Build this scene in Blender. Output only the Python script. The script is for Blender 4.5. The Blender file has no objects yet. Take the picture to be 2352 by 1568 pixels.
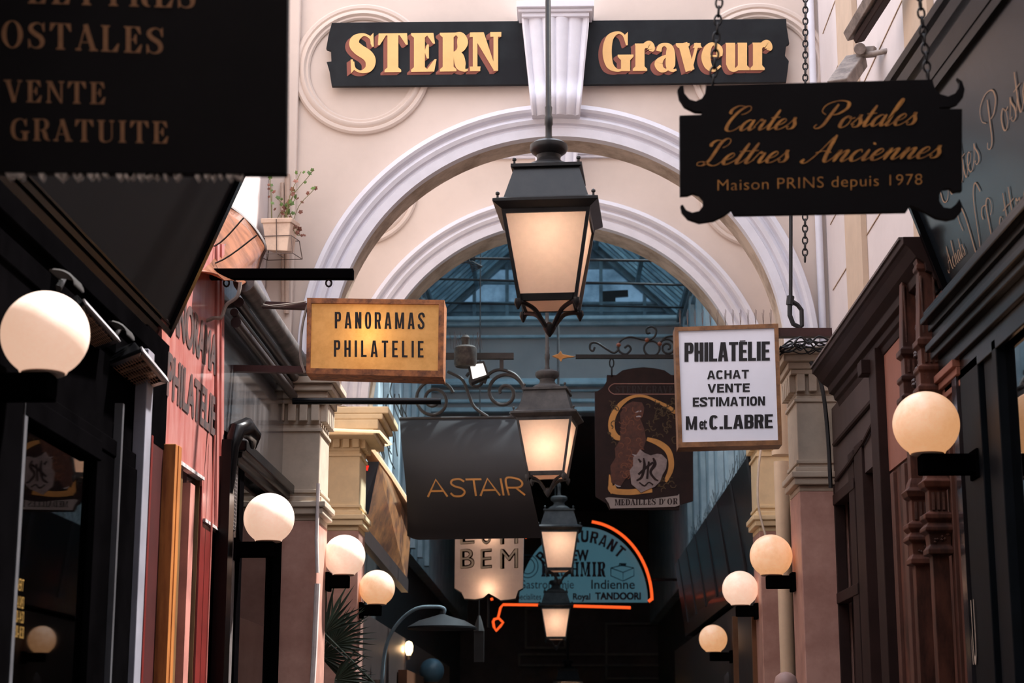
import bpy, math, random
from mathutils import Vector, Matrix
from mathutils.geometry import tessellate_polygon
R = math.radians; PI = math.pi
random.seed(7)
# ---------------------------------------------------------------- camera, world, sun, exposure
F = 4100.0; CX, CY = 1176.0, 784.0; HZ, VX = 1690.0, 1285.0
EYE = Vector((0, 0, 1.6))
PITCH = math.atan((HZ-CY)/F); YAW = math.atan((VX-CX)*math.cos(PITCH)/F)
scene = bpy.context.scene
cam = bpy.data.cameras.new('camera'); camo = bpy.data.objects.new('camera', cam)
scene.collection.objects.link(camo); scene.camera = camo
camo.location = EYE; camo.rotation_euler = (PI/2+PITCH, 0, YAW)
cam.sensor_width = 36; cam.lens = F/2352*36
cam.dof.use_dof = True; cam.dof.focus_distance = 9.3; cam.dof.aperture_fstop = 4.5
cam.clip_end = 200
scene.view_settings.view_transform = 'Standard'; scene.view_settings.look = 'None'
scene.view_settings.gamma = 1; scene.view_settings.use_curve_mapping = False
EXPO = 1.25
scene.view_settings.exposure = EXPO
w = bpy.data.worlds.new('sky'); scene.world = w; w.use_nodes = True
bg = w.node_tree.nodes['Background']; bg.inputs[0].default_value = (0.80, 0.86, 1.0, 1); bg.inputs[1].default_value = 1.3
sun = bpy.data.lights.new('sun', 'SUN'); sun.energy = 5.6; sun.angle = R(3); sun.color = (1, .965, .93)
suno = bpy.data.objects.new('sun', sun); scene.collection.objects.link(suno)
SUND = Vector((-.50, -.22, -1.0)).normalized()     # light travels from upper right far to lower left near
suno.rotation_euler = SUND.to_track_quat('-Z', 'Y').to_euler(); suno.location = (3, 5, 12)

FWD = Vector((-math.sin(YAW)*math.cos(PITCH), math.cos(YAW)*math.cos(PITCH), math.sin(PITCH)))
RGT = Vector((math.cos(YAW), math.sin(YAW), 0)); UPV = RGT.cross(FWD)
def ray(px, py): return FWD*F + RGT*(px-CX) + UPV*(CY-py)
def P(px, py, Y): d = ray(px, py); return EYE + d*(Y/d.y)          # point of the plane y = Y seen at a pixel
def PX(px, py, X): d = ray(px, py); return EYE + d*(X/d.x)         # point of the plane x = X seen at a pixel
def at(Y): return lambda u, v, d=0: P(u, v, Y) + Vector((0, -d, 0))

# ---------------------------------------------------------------- materials
def lin(c): return tuple(((v/255)/12.92 if v/255 <= .04045 else ((v/255+.055)/1.055)**2.4) for v in c)
_m = {}
def mat(name, c, rough=.6, metal=0, em=None, ems=0, dirt=.25, scale=6, bump=.1, c2=None, spec=.5, trans=0, stretch=None, coat=0):
    if name in _m: return _m[name]
    m = bpy.data.materials.new(name); _m[name] = m; m.use_nodes = True
    nt = m.node_tree; n = nt.nodes; L = nt.links; b = n['Principled BSDF']
    base = lin(c); dark = lin(c2) if c2 else tuple(v*(1-dirt) for v in base)
    tc = n.new('ShaderNodeTexCoord'); mp = n.new('ShaderNodeMapping'); L.new(tc.outputs['Object'], mp.inputs[0])
    if stretch: mp.inputs['Scale'].default_value = stretch
    no = n.new('ShaderNodeTexNoise'); no.inputs['Scale'].default_value = scale; no.inputs['Detail'].default_value = 7
    no.inputs['Roughness'].default_value = .65; L.new(mp.outputs[0], no.inputs['Vector'])
    cr = n.new('ShaderNodeValToRGB'); cr.color_ramp.elements[0].position = .36; cr.color_ramp.elements[1].position = .60
    cr.color_ramp.elements[0].color = (*dark, 1); cr.color_ramp.elements[1].color = (*base, 1)
    L.new(no.outputs[0], cr.inputs[0]); L.new(cr.outputs[0], b.inputs['Base Color'])
    b.inputs['Roughness'].default_value = rough; b.inputs['Metallic'].default_value = metal
    b.inputs['Specular IOR Level'].default_value = spec
    if coat: b.inputs['Coat Weight'].default_value = coat; b.inputs['Coat Roughness'].default_value = .08
    if em is not None:
        k = 2**(-EXPO); e = lin(em); b.inputs['Emission Color'].default_value = (*e, 1); b.inputs['Emission Strength'].default_value = ems*k
    if bump:
        bp = n.new('ShaderNodeBump'); bp.inputs['Strength'].default_value = bump; bp.inputs['Distance'].default_value = .01
        L.new(no.outputs[0], bp.inputs['Height']); L.new(bp.outputs[0], b.inputs['Normal'])
    if trans:
        tr = n.new('ShaderNodeBsdfTranslucent'); L.new(cr.outputs[0], tr.inputs[0]); mx = n.new('ShaderNodeMixShader')
        mx.inputs[0].default_value = trans; L.new(b.outputs[0], mx.inputs[1]); L.new(tr.outputs[0], mx.inputs[2])
        L.new(mx.outputs[0], n['Material Output'].inputs[0])
    return m
def glassmat(name, tint, rough=.03, refl=.25):
    if name in _m: return _m[name]
    m = bpy.data.materials.new(name); _m[name] = m; m.use_nodes = True
    nt = m.node_tree; n = nt.nodes; L = nt.links; n.remove(n['Principled BSDF'])
    t = n.new('ShaderNodeBsdfTransparent'); t.inputs[0].default_value = (*tint, 1)
    g = n.new('ShaderNodeBsdfGlossy'); g.inputs['Roughness'].default_value = rough; g.inputs[0].default_value = (.9, .9, .9, 1)
    no = n.new('ShaderNodeTexNoise'); no.inputs['Scale'].default_value = 3
    mr = n.new('ShaderNodeMath'); mr.operation = 'MULTIPLY_ADD'; mr.inputs[1].default_value = .1; mr.inputs[2].default_value = refl
    L.new(no.outputs[0], mr.inputs[0])
    fr = n.new('ShaderNodeFresnel'); fr.inputs[0].default_value = 1.5
    ad = n.new('ShaderNodeMath'); ad.operation = 'MAXIMUM'; L.new(mr.outputs[0], ad.inputs[0]); L.new(fr.outputs[0], ad.inputs[1])
    x = n.new('ShaderNodeMixShader'); L.new(ad.outputs[0], x.inputs[0]); L.new(t.outputs[0], x.inputs[1]); L.new(g.outputs[0], x.inputs[2])
    L.new(x.outputs[0], n['Material Output'].inputs[0]); return m

CREAM = mat('cream_plaster', (217, 199, 186), .85, dirt=.07, scale=2.2, bump=.12)
CREAM2 = mat('cream_stone_paint', (214, 190, 158), .8, dirt=.16, scale=5, bump=.12)
WHITE = mat('white_painted_stucco', (231, 229, 236), .7, dirt=.08, scale=6, bump=.12)
PALE = mat('pale_pink_render', (222, 210, 206), .85, dirt=.08, scale=2)
MARBLE = mat('pink_marble', (204, 156, 140), .45, c2=(176, 128, 114), scale=3.5, bump=.02)
BLACK = mat('black_paint', (8, 7, 8), .75, dirt=.3, spec=.0)
BLKGLOSS = mat('gloss_black_paint', (13, 13, 15), .25, dirt=.3, spec=.2)
IRON = mat('dark_iron', (34, 32, 33), .5, dirt=.3, scale=20, spec=.35)
IRONRED = mat('rusty_red_iron', (62, 26, 22), .55, dirt=.3, scale=14)
LANT = mat('lantern_black_metal', (22, 21, 22), .42, metal=.0, c2=(36, 33, 32), scale=12)
LANT2 = mat('lantern_grey_dusty_metal', (70, 67, 66), .6, c2=(40, 39, 40), scale=9)
DUST = mat('grey_dust', (240, 226, 214), .95, dirt=.4, scale=40)
WIRE = mat('cable_grey', (150, 138, 128), .8, scale=20)
GOLD = mat('gold_leaf', (205, 142, 72), .5, dirt=.2, scale=8, bump=.02)
TEAL = mat('teal_grey_paint', (206, 222, 228), .7, c2=(170, 190, 198), scale=3)
TEALD = mat('dark_teal_steel', (116, 134, 142), .6, c2=(84, 98, 108), scale=4)
DARKR = mat('dark_interior', (20, 17, 17), .9, dirt=.3)

# ---------------------------------------------------------------- mesh building
class MB:
    def __init__(s): s.v = []; s.f = []
    def add(s, vs, fs): o = len(s.v); s.v += [Vector(p) for p in vs]; s.f += [tuple(i+o for i in f) for f in fs]; return s
    def box(s, x0, x1, y0, y1, z0, z1):
        return s.hexa([(x0,y0,z0),(x1,y0,z0),(x1,y1,z0),(x0,y1,z0)], [(x0,y0,z1),(x1,y0,z1),(x1,y1,z1),(x0,y1,z1)])
    def hexa(s, a, b):
        n = len(a); fs = [tuple(range(n))[::-1], tuple(range(n, 2*n))] + [(i, (i+1) % n, n+(i+1) % n, n+i) for i in range(n)]
        return s.add(list(a)+list(b), fs)
    def prism(s, loops, M, d0, d1):             # outline (with holes) in a 2-D map, thickness from d0 to d1
        if not isinstance(loops[0][0], (tuple, list)): loops = [loops]
        flat = [p for l in loops for p in l]; tri = tessellate_polygon([[Vector((p[0], p[1], 0)) for p in l] for l in loops]); n = len(flat)
        vs = [M(p[0], p[1], d0) for p in flat] + [M(p[0], p[1], d1) for p in flat]
        fs = [tuple(t)[::-1] for t in tri] + [tuple(i+n for i in t) for t in tri]; o = 0
        for l in loops:
            k = len(l); fs += [(o+i, o+(i+1) % k, n+o+(i+1) % k, n+o+i) for i in range(k)]; o += k
        return s.add(vs, fs)
    def tube(s, path, r, n=8, cap=True):
        path = [Vector(p) for p in path]; m = len(path); rs = r if isinstance(r, (list, tuple)) else [r]*m
        vs = []; prev = None
        for i, p in enumerate(path):
            t = (path[min(i+1, m-1)]-path[max(i-1, 0)])
            if t.length < 1e-9: t = Vector((0, 0, 1))
            t.normalize()
            if prev is None: a = t.orthogonal().normalized()
            else:
                a = prev - t*prev.dot(t); a = a.normalized() if a.length > 1e-6 else t.orthogonal().normalized()
            prev = a; b = t.cross(a)
            vs += [p+(a*math.cos(2*PI*k/n)+b*math.sin(2*PI*k/n))*rs[i] for k in range(n)]
        fs = [(i*n+k, i*n+(k+1) % n, (i+1)*n+(k+1) % n, (i+1)*n+k) for i in range(m-1) for k in range(n)]
        if cap: fs += [tuple(range(n))[::-1], tuple(range((m-1)*n, m*n))]
        return s.add(vs, fs)
    def lathe(s, prof, c, n=24, sq=False, rot=0):   # prof: (r, z)
        c = Vector(c); vs = []; m = len(prof)
        if sq: n = 4
        for r, z in prof:
            for k in range(n):
                a = 2*PI*k/n + rot + (PI/4 if sq else 0); q = r*(math.sqrt(2) if sq else 1); vs.append(c+Vector((q*math.cos(a), q*math.sin(a), z)))
        fs = [(i*n+k, i*n+(k+1) % n, (i+1)*n+(k+1) % n, (i+1)*n+k) for i in range(m-1) for k in range(n)]
        fs += [tuple(range(n))[::-1], tuple(range((m-1)*n, m*n))]
        return s.add(vs, fs)
    def sweep(s, prof, y0, y1):                 # closed (x, z) profile run along the passage
        return s.hexa([(x, y0, z) for x, z in prof], [(x, y1, z) for x, z in prof])
    def geo(s, g, M, x0, b0, x1, b1, h, d=.002, d0=None, shear=0):
        vs, fs, wd = g
        f = lambda x, y, dd: M(x0+(x1-x0)*x/wd+shear*y*h, b0+(b1-b0)*x/wd-y*h, dd)
        if d0 is None: return s.add([f(q[0], q[1], d+(q[2]*.00012 if len(q) > 2 else 0)) for q in vs], fs)
        vs = [q[:2] for q in vs]
        n = len(vs); edge = {}
        for fc in fs:
            for i in range(len(fc)):
                a, b = fc[i], fc[(i+1) % len(fc)]
                if (b, a) in edge: del edge[(b, a)]
                else: edge[(a, b)] = 1
        return s.add([f(x, y, d) for x, y in vs]+[f(x, y, d0) for x, y in vs], fs+[tuple(i+n for i in fc)[::-1] for fc in fs]+[(b, a, a+n, b+n) for a, b in edge])
    def build(s, name, m, parent=None, smooth=False, bevel=0, org=None):
        me = bpy.data.meshes.new(name)
        if parent is not None: o0 = worldorg(parent)
        elif org is not None: o0 = Vector(org)
        else:
            xs = [v.x for v in s.v]; ys = [v.y for v in s.v]; zs = [v.z for v in s.v]
            o0 = Vector(((min(xs)+max(xs))/2, (min(ys)+max(ys))/2, min(zs)))
        me.from_pydata([v-o0 for v in s.v], [], s.f); me.update()
        o = bpy.data.objects.new(name, me); scene.collection.objects.link(o)
        if parent is not None: o.parent = parent
        else: o.location = o0
        me.materials.append(m)
        if smooth:
            me.polygons.foreach_set('use_smooth', [True]*len(me.polygons))
            if smooth != 'all':
                try: me.set_sharp_from_angle(angle=R(38))
                except Exception: pass
        if bevel:
            b = o.modifiers.new('bevel', 'BEVEL'); b.width = bevel; b.segments = 2; b.limit_method = 'ANGLE'
        return o
def worldorg(o):
    v = Vector((0, 0, 0))
    while o is not None: v = v + o.location; o = o.parent
    return v
def thing(name, label, cat, loc, group=None):
    o = bpy.data.objects.new(name, None); scene.collection.objects.link(o); o.location = loc; o.empty_display_size = .1
    return tag(o, label, cat, group)
def tag(o, label, cat, group=None, kind=None):
    o['label'] = label; o['category'] = cat
    if group: o['group'] = group
    if kind: o['kind'] = kind
    return o
def struct(o, label=None): o['kind'] = 'structure'; return o
def copy_tree(o, parent=None):
    c = o.copy(); scene.collection.objects.link(c); c.parent = parent
    for ch in list(o.children): copy_tree(ch, c)
    return c

# ---------------------------------------------------------------- lettering
def crom(pts, k=6):
    out = []
    for i in range(len(pts)-1):
        p0 = pts[max(i-1, 0)]; p1 = pts[i]; p2 = pts[i+1]; p3 = pts[min(i+2, len(pts)-1)]
        for j in range(k):
            t = j/k; out.append(tuple(.5*(2*b+(c-a)*t+(2*a-5*b+4*c-d)*t*t+(3*b-a-3*c+d)*t**3) for a, b, c, d in zip(p0, p1, p2, p3)))
    out.append(tuple(pts[-1])); return out
class G2:
    def __init__(s): s.v = []; s.f = []; s.k = 0
    def add(s, vs, fs): o = len(s.v); s.k += 1; s.v += [(p[0], p[1], s.k % 24) for p in vs]; s.f += [tuple(i+o for i in f) for f in fs]
    def poly(s, pts): s.add(pts, [tuple(t) for t in tessellate_polygon([[Vector((p[0], p[1], 0)) for p in pts]])])
    def rect(s, x0, y0, x1, y1): s.add([(x0, y0), (x1, y0), (x1, y1), (x0, y1)], [(0, 1, 2, 3)])
    def stroke(s, pts, smooth=True, k=6):
        q = crom(pts, k) if smooth and len(pts) > 2 else pts; vs = []
        for i in range(len(q)):
            a = q[max(i-1, 0)]; b = q[min(i+1, len(q)-1)]; dx, dy = b[0]-a[0], b[1]-a[1]; l = math.hypot(dx, dy) or 1
            h = q[i][2]/2; vs += [(q[i][0]-dy/l*h, q[i][1]+dx/l*h), (q[i][0]+dy/l*h, q[i][1]-dx/l*h)]
        s.add(vs, [(2*i, 2*i+1, 2*i+3, 2*i+2) for i in range(len(q)-1)])
    def put(s, o, dx):
        n = len(s.v); s.v += [(q[0]+dx, q[1], q[2]) for q in o.v]; s.f += [tuple(i+n for i in f) for f in o.f]
def serif_glyph(ch, B, h):
    g = G2(); S = B/2+.07
    def ser(x, y, w=None, top=False):
        w = w or S
        g.poly([(x-w, y), (x+w, y), (x+w, y+(-h if top else h)), (x+B*.5, y+(-2.2*h if top else 2.2*h)), (x-B*.5, y+(-2.2*h if top else 2.2*h)), (x-w, y+(-h if top else h))])
    def stem(x, y0=0, y1=1, b=True, t=True, w=None):
        w = w or B; g.rect(x-w/2, y0, x+w/2, y1)
        if b: ser(x, y0, w/2+.07)
        if t: ser(x, y1, w/2+.07, True)
    st = g.stroke; sx = B/2+.08
    if ch in 'EL':
        stem(sx); 
        if ch == 'E':
            g.rect(sx, 1-h, .56, 1); g.poly([(.56, 1), (.60, .72), (.55, .72), (.40, 1-h)]); g.rect(sx, .48, .42, .48+h)
            g.poly([(.40, .34), (.45, .34), (.45, .70), (.40, .70), (.34, .52)])
        g.rect(sx, 0, .58, h); g.poly([(.58, 0), (.64, .32), (.59, .32), (.40, h)]); return g, .66 if ch == 'E' else .66
    if ch == 'M':
        w = h*1.5; stem(.12, w=w, t=False); g.poly([(.02, 1), (.10+B*.9, 1), (.48, .05), (.42, .05), (.10, .9)]); st([(.45, .05, h*1.3), (.74, 1, h*1.3)], False); stem(.78, w=B); ser(.12, 1, .1, True); return g, .92
    if ch == 'D':
        stem(sx); st([(sx, 1-h/2, h), (.34, 1-h/2, h), (.55, .85, .8*B), (.64, .5, B), (.55, .15, .8*B), (.34, h/2, h), (sx, h/2, h)]); return g, .76
    if ch == 'H':
        stem(sx); stem(sx+.46); g.rect(sx, .47, sx+.46, .47+h*1.3); return g, 2*sx+.46
    if ch == 'K':
        stem(sx); st([(sx, .42, h*1.3), (.60, 1, h*1.3)], False); st([(.26, .60, B), (.60, 0, B)], False); ser(.60, 1, .1, True); ser(.62, 0, B/2+.06); return g, .76
    if ch == 'T':
        stem(.37, t=False); g.rect(.02, 1-h, .72, 1); g.poly([(.02, 1), (0, .70), (.05, .70), (.2, 1-h)]); g.poly([(.72, 1), (.74, .70), (.69, .70), (.54, 1-h)]); return g, .76
    if ch == 'S':
        st([(.52, .72, h), (.49, .88, h*1.1), (.32, .975, h*1.3), (.13, .88, .75*B), (.09, .73, .95*B), (.20, .59, B*1.05), (.41, .44, B*1.05), (.49, .28, .95*B), (.44, .10, .7*B), (.26, .02, h*1.3), (.1, .1, h*1.1), (.06, .28, h)])
        g.poly([(.56, 1.02), (.57, .66), (.52, .66), (.46, .90)]); g.poly([(.01, -.02), (.0, .34), (.05, .34), (.11, .10)]); return g, .62
    if ch in 'RP':
        stem(sx); st([(sx, 1-h/2, h), (.38, 1-h/2, h), (.52, .92, .7*B), (.57, .75, B), (.52, .58, .7*B), (.38, .49, h), (sx, .49, h)])
        if ch == 'R': st([(.36, .50, .5*B), (.47, .38, B*.95), (.53, .14, B*.95), (.62, .03, h*1.6), (.70, .04, h)])
        return g, (.70 if ch == 'R' else .64)
    if ch == 'N':
        w = max(h*1.4, B*.42); stem(.13, w=w); g.poly([(.06, 1), (.10+B*.9, 1), (.66, 0), (.60, 0), (.11, .86)]); g.rect(.64-w/2, 0, .64+w/2, 1); ser(.64, 1, w/2+.08, True); return g, .76
    if ch == 'A':
        st([(.10, 0, h*1.4), (.35, 1, h*1.4)], False); st([(.34, 1.0, B), (.62, 0, B)], False); g.rect(.17, .30, .52, .30+h); ser(.10, 0, .10); ser(.62, 0, B/2+.07); return g, .74
    if ch == 'V':
        st([(.10, 1, B), (.37, 0, B)], False); st([(.38, 0, h*1.4), (.60, 1, h*1.4)], False); ser(.10, 1, B/2+.07, True); ser(.60, 1, .09, True); return g, .72
    if ch == 'I': stem(S+.01); return g, 2*S+.04
    if ch == 'U':
        stem(sx, .2, 1, b=False); st([(sx, .22, B), (sx+.03, .08, .8*B), (.34, .01, h*1.4), (.54, .09, h*1.2), (.59, .25, h*1.2)]); g.rect(.59-h*.6, .22, .59+h*.6, 1); ser(.59, 1, .09, True); return g, .72
    if ch == 'O':
        n = 40; o = [(.40+.37*math.cos(2*PI*i/n), .5+.53*math.sin(2*PI*i/n)) for i in range(n)]
        i2 = [(.40+(.37-B)*math.cos(2*PI*i/n), .5+(.53-h)*math.sin(2*PI*i/n)) for i in range(n)]
        g.add(o+i2, [(i, (i+1) % n, n+(i+1) % n, n+i) for i in range(n)]); return g, .82
    if ch == 'G':
        st([(.62, .72, h), (.54, .92, h*1.1), (.38, .98, h*1.3), (.17, .84, .8*B), (.10, .5, B), (.17, .16, .8*B), (.38, .02, h*1.3), (.54, .07, h*1.3), (.60, .2, h)])
        g.poly([(.66, 1.0), (.66, .66), (.61, .66), (.54, .88)]); stem(.60, 0, .40, b=False); ser(.60, .42, S+.02, True); return g, .78
    if ch == 'r':
        stem(.16, 0, .70, t=False); g.poly([(.02, .70), (.16, .70), (.16, .58), (.04, .62)]); st([(.20, .48, h), (.28, .63, .5*B), (.40, .66, .9*B), (.47, .57, .8*B), (.46, .5, .4*B)]); return g, .52
    if ch == 'a':
        st([(.10, .50, .6*B), (.14, .62, .5*B), (.26, .67, h*1.5), (.39, .60, .7*B), (.42, .42, B), (.42, .12, B), (.48, .01, h*1.6), (.58, .03, h)])
        st([(.42, .40, h*1.2), (.24, .35, h*1.6), (.10, .20, .9*B), (.16, .05, .7*B), (.30, .02, h*1.4), (.42, .14, h)]); return g, .60
    if ch == 'v':
        st([(.10, .70, B), (.30, 0, B)], False); st([(.31, 0, h*1.5), (.50, .70, h*1.5)], False); ser(.10, .70, B/2+.06, True); ser(.50, .70, .09, True); return g, .60
    if ch == 'e':
        g.rect(.10, .34, .47, .34+h); st([(.45, .36, .6*B), (.43, .54, .8*B), (.30, .68, h*1.5), (.14, .58, .75*B), (.08, .34, B), (.15, .11, .8*B), (.31, .01, h*1.5), (.48, .12, h)]); return g, .56
    if ch == 'u':
        stem(.14, .14, .70, b=False, t=False); g.poly([(.0, .70), (.14, .70), (.14, .60), (.02, .64)]); st([(.14, .18, B), (.18, .06, .8*B), (.28, .01, h*1.5), (.42, .1, h*1.4)]); stem(.46, 0, .70, t=False); g.poly([(.32, .70), (.46, .70), (.46, .60), (.34, .64)]); return g, .66
    return g, .35
def serif(text, B=.2, h=.06, sp=.06):
    g = G2(); x = 0
    for ch in text:
        q, wd = serif_glyph(ch, B, h) if ch != ' ' else (G2(), .35)
        g.put(q, x); x += wd+sp
    return g.v, g.f, x-sp
SC = {
'a': (.50, [[(.38,.36),(.26,.43),(.10,.30),(.06,.10),(.15,0),(.30,.14),(.40,.40)], [(.41,.43),(.36,.12),(.42,0),(.56,.14)]]),
'c': (.40, [[(.32,.32),(.28,.42),(.14,.36),(.06,.16),(.14,0),(.28,.03),(.44,.18)]]),
'e': (.40, [[(.06,.16),(.22,.22),(.32,.34),(.25,.43),(.12,.34),(.05,.14),(.13,0),(.28,.03),(.44,.16)]]),
'r': (.44, [[(0,.12),(.14,.44),(.19,.38),(.33,.40)], [(.32,.38),(.25,.12),(.30,0),(.48,.14)]]),
's': (.36, [[(0,.1),(.12,.28),(.20,.47),(.21,.36),(.30,.18),(.26,.03),(.12,0),(.06,.08),(.12,.10)]]),
't': (.32, [[(0,.1),(.18,.4)], [(.24,.80),(.16,.4),(.12,.10),(.18,0),(.36,.14)], [(.04,.48),(.36,.50)]]),
'n': (.54, [[(0,.12),(.10,.38),(.14,.42),(.12,.2),(.08,0)], [(.09,.1),(.28,.38),(.38,.41),(.37,.26),(.33,.08),(.40,0),(.56,.14)]]),
'i': (.28, [[(0,.12),(.13,.42)], [(.13,.42),(.08,.10),(.14,0),(.30,.14)]]),
'l': (.28, [[(0,.12),(.18,.55),(.27,.92),(.21,1.0),(.14,.75),(.07,.12),(.13,0),(.30,.14)]]),
'h': (.52, [[(0,.12),(.18,.6),(.27,.94),(.2,1),(.14,.7),(.06,0)], [(.08,.1),(.26,.38),(.36,.41),(.35,.26),(.31,.08),(.38,0),(.54,.14)]]),
'o': (.42, [[(.30,.34),(.22,.43),(.08,.30),(.06,.08),(.16,0),(.30,.10),(.34,.30),(.26,.40),(.34,.33),(.46,.36)]]),
'C': (.64, [[(.46,.66),(.60,.70),(.72,.84),(.66,.98),(.50,.97),(.30,.76),(.16,.40),(.16,.10),(.32,-.01),(.50,.05),(.62,.20)], [(.50,.97),(.24,1.02),(.06,.90),(.03,.76),(.10,.70)]]),
'P': (.84, [[(.50,.90),(.40,.5),(.30,.12),(.14,0),(.02,.06),(.08,.16)], [(.22,.52),(.04,.66),(.10,.90),(.45,1.03),(.80,.96),(.86,.74),(.66,.54),(.46,.50)]]),
'L': (.72, [[(.50,.66),(.64,.76),(.66,.94),(.52,1.02),(.38,.88),(.32,.55),(.26,.20),(.12,.0),(-.06,.0),(-.10,.10),(.04,.14),(.24,.05),(.44,-.03),(.60,.0),(.74,.16)], [(.40,.93),(.18,.96),(.06,.84),(.08,.72)]]),
'A': (.80, [[(-.10,.14),(-.14,.04),(0,.0),(.22,.3),(.46,.85),(.56,1.02)], [(.56,1.02),(.54,.55),(.56,.1),(.66,0),(.80,.14)], [(.16,.36),(.40,.42),(.66,.36)]]),
'V': (.80, [[(.02,.7),(-.02,.9),(.14,1.0),(.24,.8),(.26,.3),(.30,.0)], [(.30,0),(.5,.4),(.7,.9),(.9,1.05),(1.0,.9)]]),
}
def script(text, thick=.085, thin=.022, slant=.45):
    g = G2(); x = 0
    for ch in text:
        if ch == ' ': x += .38; continue
        wd, sts = SC[ch]
        for s_ in sts:
            q = crom([(a+b*slant, b) for a, b in s_], 5); out = []
            for i in range(len(q)):
                a = q[max(i-1, 0)]; b = q[min(i+1, len(q)-1)]; dx, dy = b[0]-a[0], b[1]-a[1]; l = math.hypot(dx, dy) or 1
                dn = max(0, -dy/l); e = min(i, len(q)-1-i)/4; out.append((q[i][0]+x, q[i][1], thin+(thick-thin)*dn**1.5*min(1, .35+e)))
            g.stroke(out, smooth=False)
        if ch == 'i': g.stroke([(x+.17+.28, .60, thin), (x+.20+.28, .63, thick), (x+.23+.28, .66, thin)], False)
        x += wd
    return g.v, g.f, x+.18
_t = {}
def sans(text, bold=0., sp=1.0):
    key = (text, bold, sp)
    if key in _t: return _t[key]
    c = bpy.data.curves.new('lettering', 'FONT'); c.body = text; c.offset = min(0, bold); c.space_character = sp; c.resolution_u = 4
    o = bpy.data.objects.new('lettering', c); scene.collection.objects.link(o); bpy.context.view_layer.update()
    me = bpy.data.meshes.new_from_object(o.evaluated_get(bpy.context.evaluated_depsgraph_get()))
    x0 = min(v.co.x for v in me.vertices); wd = max(v.co.x for v in me.vertices)-x0
    vv = [(v.co.x-x0, v.co.y) for v in me.vertices]; ff = [tuple(p.vertices) for p in me.polygons]
    if bold <= 0: r = ([(x, y/.682) for x, y in vv], ff, wd)
    else:                                      # heavier cut: the same letter laid over itself, slightly shifted
        V = []; Q = []; k = 0
        for dx in (-1, -.4, .4, 1):
            for dy in (-.7, .7):
                n = len(V); V += [(x+(1+dx)*bold, (y+dy*bold+.7*bold)/(.682+1.4*bold), k) for x, y in vv]; Q += [tuple(i+n for i in f) for f in ff]; k += 1
        r = (V, Q, wd+2*bold)
    bpy.data.objects.remove(o); bpy.data.curves.remove(c); bpy.data.meshes.remove(me); _t[key] = r; return r
def lettering(name, g, M, x0, b0, x1, b1, h, m, parent, d=.002, d0=None, shear=0):
    b = MB(); b.geo(g, M, x0, b0, x1, b1, h, d, d0, shear); return b.build(name, m, parent)
def block_glyph(ch, B, w, t):
    g = G2(); r = g.rect
    def ringpts(cx, cy, rx, ry, a0, a1, n, ex=.72):
        o = []
        for i in range(n+1):
            a = R(a0+(a1-a0)*i/n); c, s = math.cos(a), math.sin(a); o.append((cx+rx*abs(c)**ex*(1 if c >= 0 else -1), cy+ry*abs(s)**ex*(1 if s >= 0 else -1)))
        return o
    def ring(cx, cy, rx, ry, a0, a1, n=36):
        o = ringpts(cx, cy, rx, ry, a0, a1, n); q = ringpts(cx, cy, rx-B, ry-t, a0, a1, n); m = n+1
        g.add(o+q, [(i, i+1, m+i+1, m+i) for i in range(n)])
    if ch in 'EHILTPRBDMN' and ch != 'T': r(0, 0, B, 1)
    if ch == 'E': r(B, 0, w*.9, t); r(B, 1-t, w*.9, 1); r(B, .43, w*.82, .43+t); return g, w*.9
    if ch == 'L': r(B, 0, w*.88, t); return g, w*.88
    if ch == 'I': return g, B
    if ch == 'H': r(w-B, 0, w, 1); r(B, .42, w-B, .42+t); return g, w
    if ch == 'T': r(w/2-B/2, 0, w/2+B/2, 1-t); r(0, 1-t, w, 1); return g, w
    if ch == 'N': r(w-B, 0, w, 1); g.poly([(B*.2, 1), (B*1.1, 1), (w-B*.2, 0), (w-B*1.1, 0)]); return g, w
    if ch == 'M': W_ = w*1.45; r(W_-B, 0, W_, 1); g.poly([(B*.35, 1), (B*1.1, 1), (W_/2+B*.3, .04), (W_/2-B*.4, .04)]); g.poly([(W_-B*.35, 1), (W_-B*1.1, 1), (W_/2-B*.3, .04), (W_/2+B*.4, .04)]); return g, W_
    if ch == 'A': W_ = w*1.12; g.poly([(0, 0), (B, 0), (W_/2+B*.2, 1), (W_/2-B*.6, 1)]); g.poly([(W_, 0), (W_-B, 0), (W_/2-B*.2, 1), (W_/2+B*.6, 1)]); r(W_*.22, .20, W_*.78, .20+t*.9); return g, W_
    if ch == 'V': W_ = w*1.1; g.poly([(0, 1), (B, 1), (W_/2+B*.3, 0), (W_/2-B*.5, 0)]); g.poly([(W_, 1), (W_-B, 1), (W_/2-B*.3, 0), (W_/2+B*.5, 0)]); return g, W_
    if ch == 'O': ring(w/2, .5, w/2, .515, 0, 360, 48); return g, w
    if ch == 'C': ring(w/2, .5, w/2, .515, 38, 322, 40); return g, w
    if ch in 'PRB':
        r(B, 1-t, w*.6, 1); y0 = .42; r(B, y0, w*.6, y0+t); ring(w*.58, (1+y0)/2, w*.42, (1-y0)/2, 90, -90)
        if ch == 'R': g.poly([(w*.45, y0+.03), (w*.45+B, y0+.03), (w, 0), (w-B*1.05, 0)])
        if ch == 'B': r(B, 0, w*.6, t); ring(w*.58, (y0+t)/2, w*.44, (y0+t)/2, 90, -90)
        return g, w
    if ch == 'S':
        h = t; g.stroke([(w-.03, .72, B*.95), (w-B*.6, .90, h*1.2), (w*.5, 1-h*.45, h), (B*.55, .86, B*.9), (B*.5, .70, B), (w*.5, .52, B*1.0), (w-B*.5, .33, B), (w-B*.6, .14, B*.9), (w*.5, h*.45, h), (B*.5, .12, h*1.2), (.03, .30, B*.95)]); return g, w
    if ch == '.': r(0, 0, B, t*1.2); return g, B
    return g, .3
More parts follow.
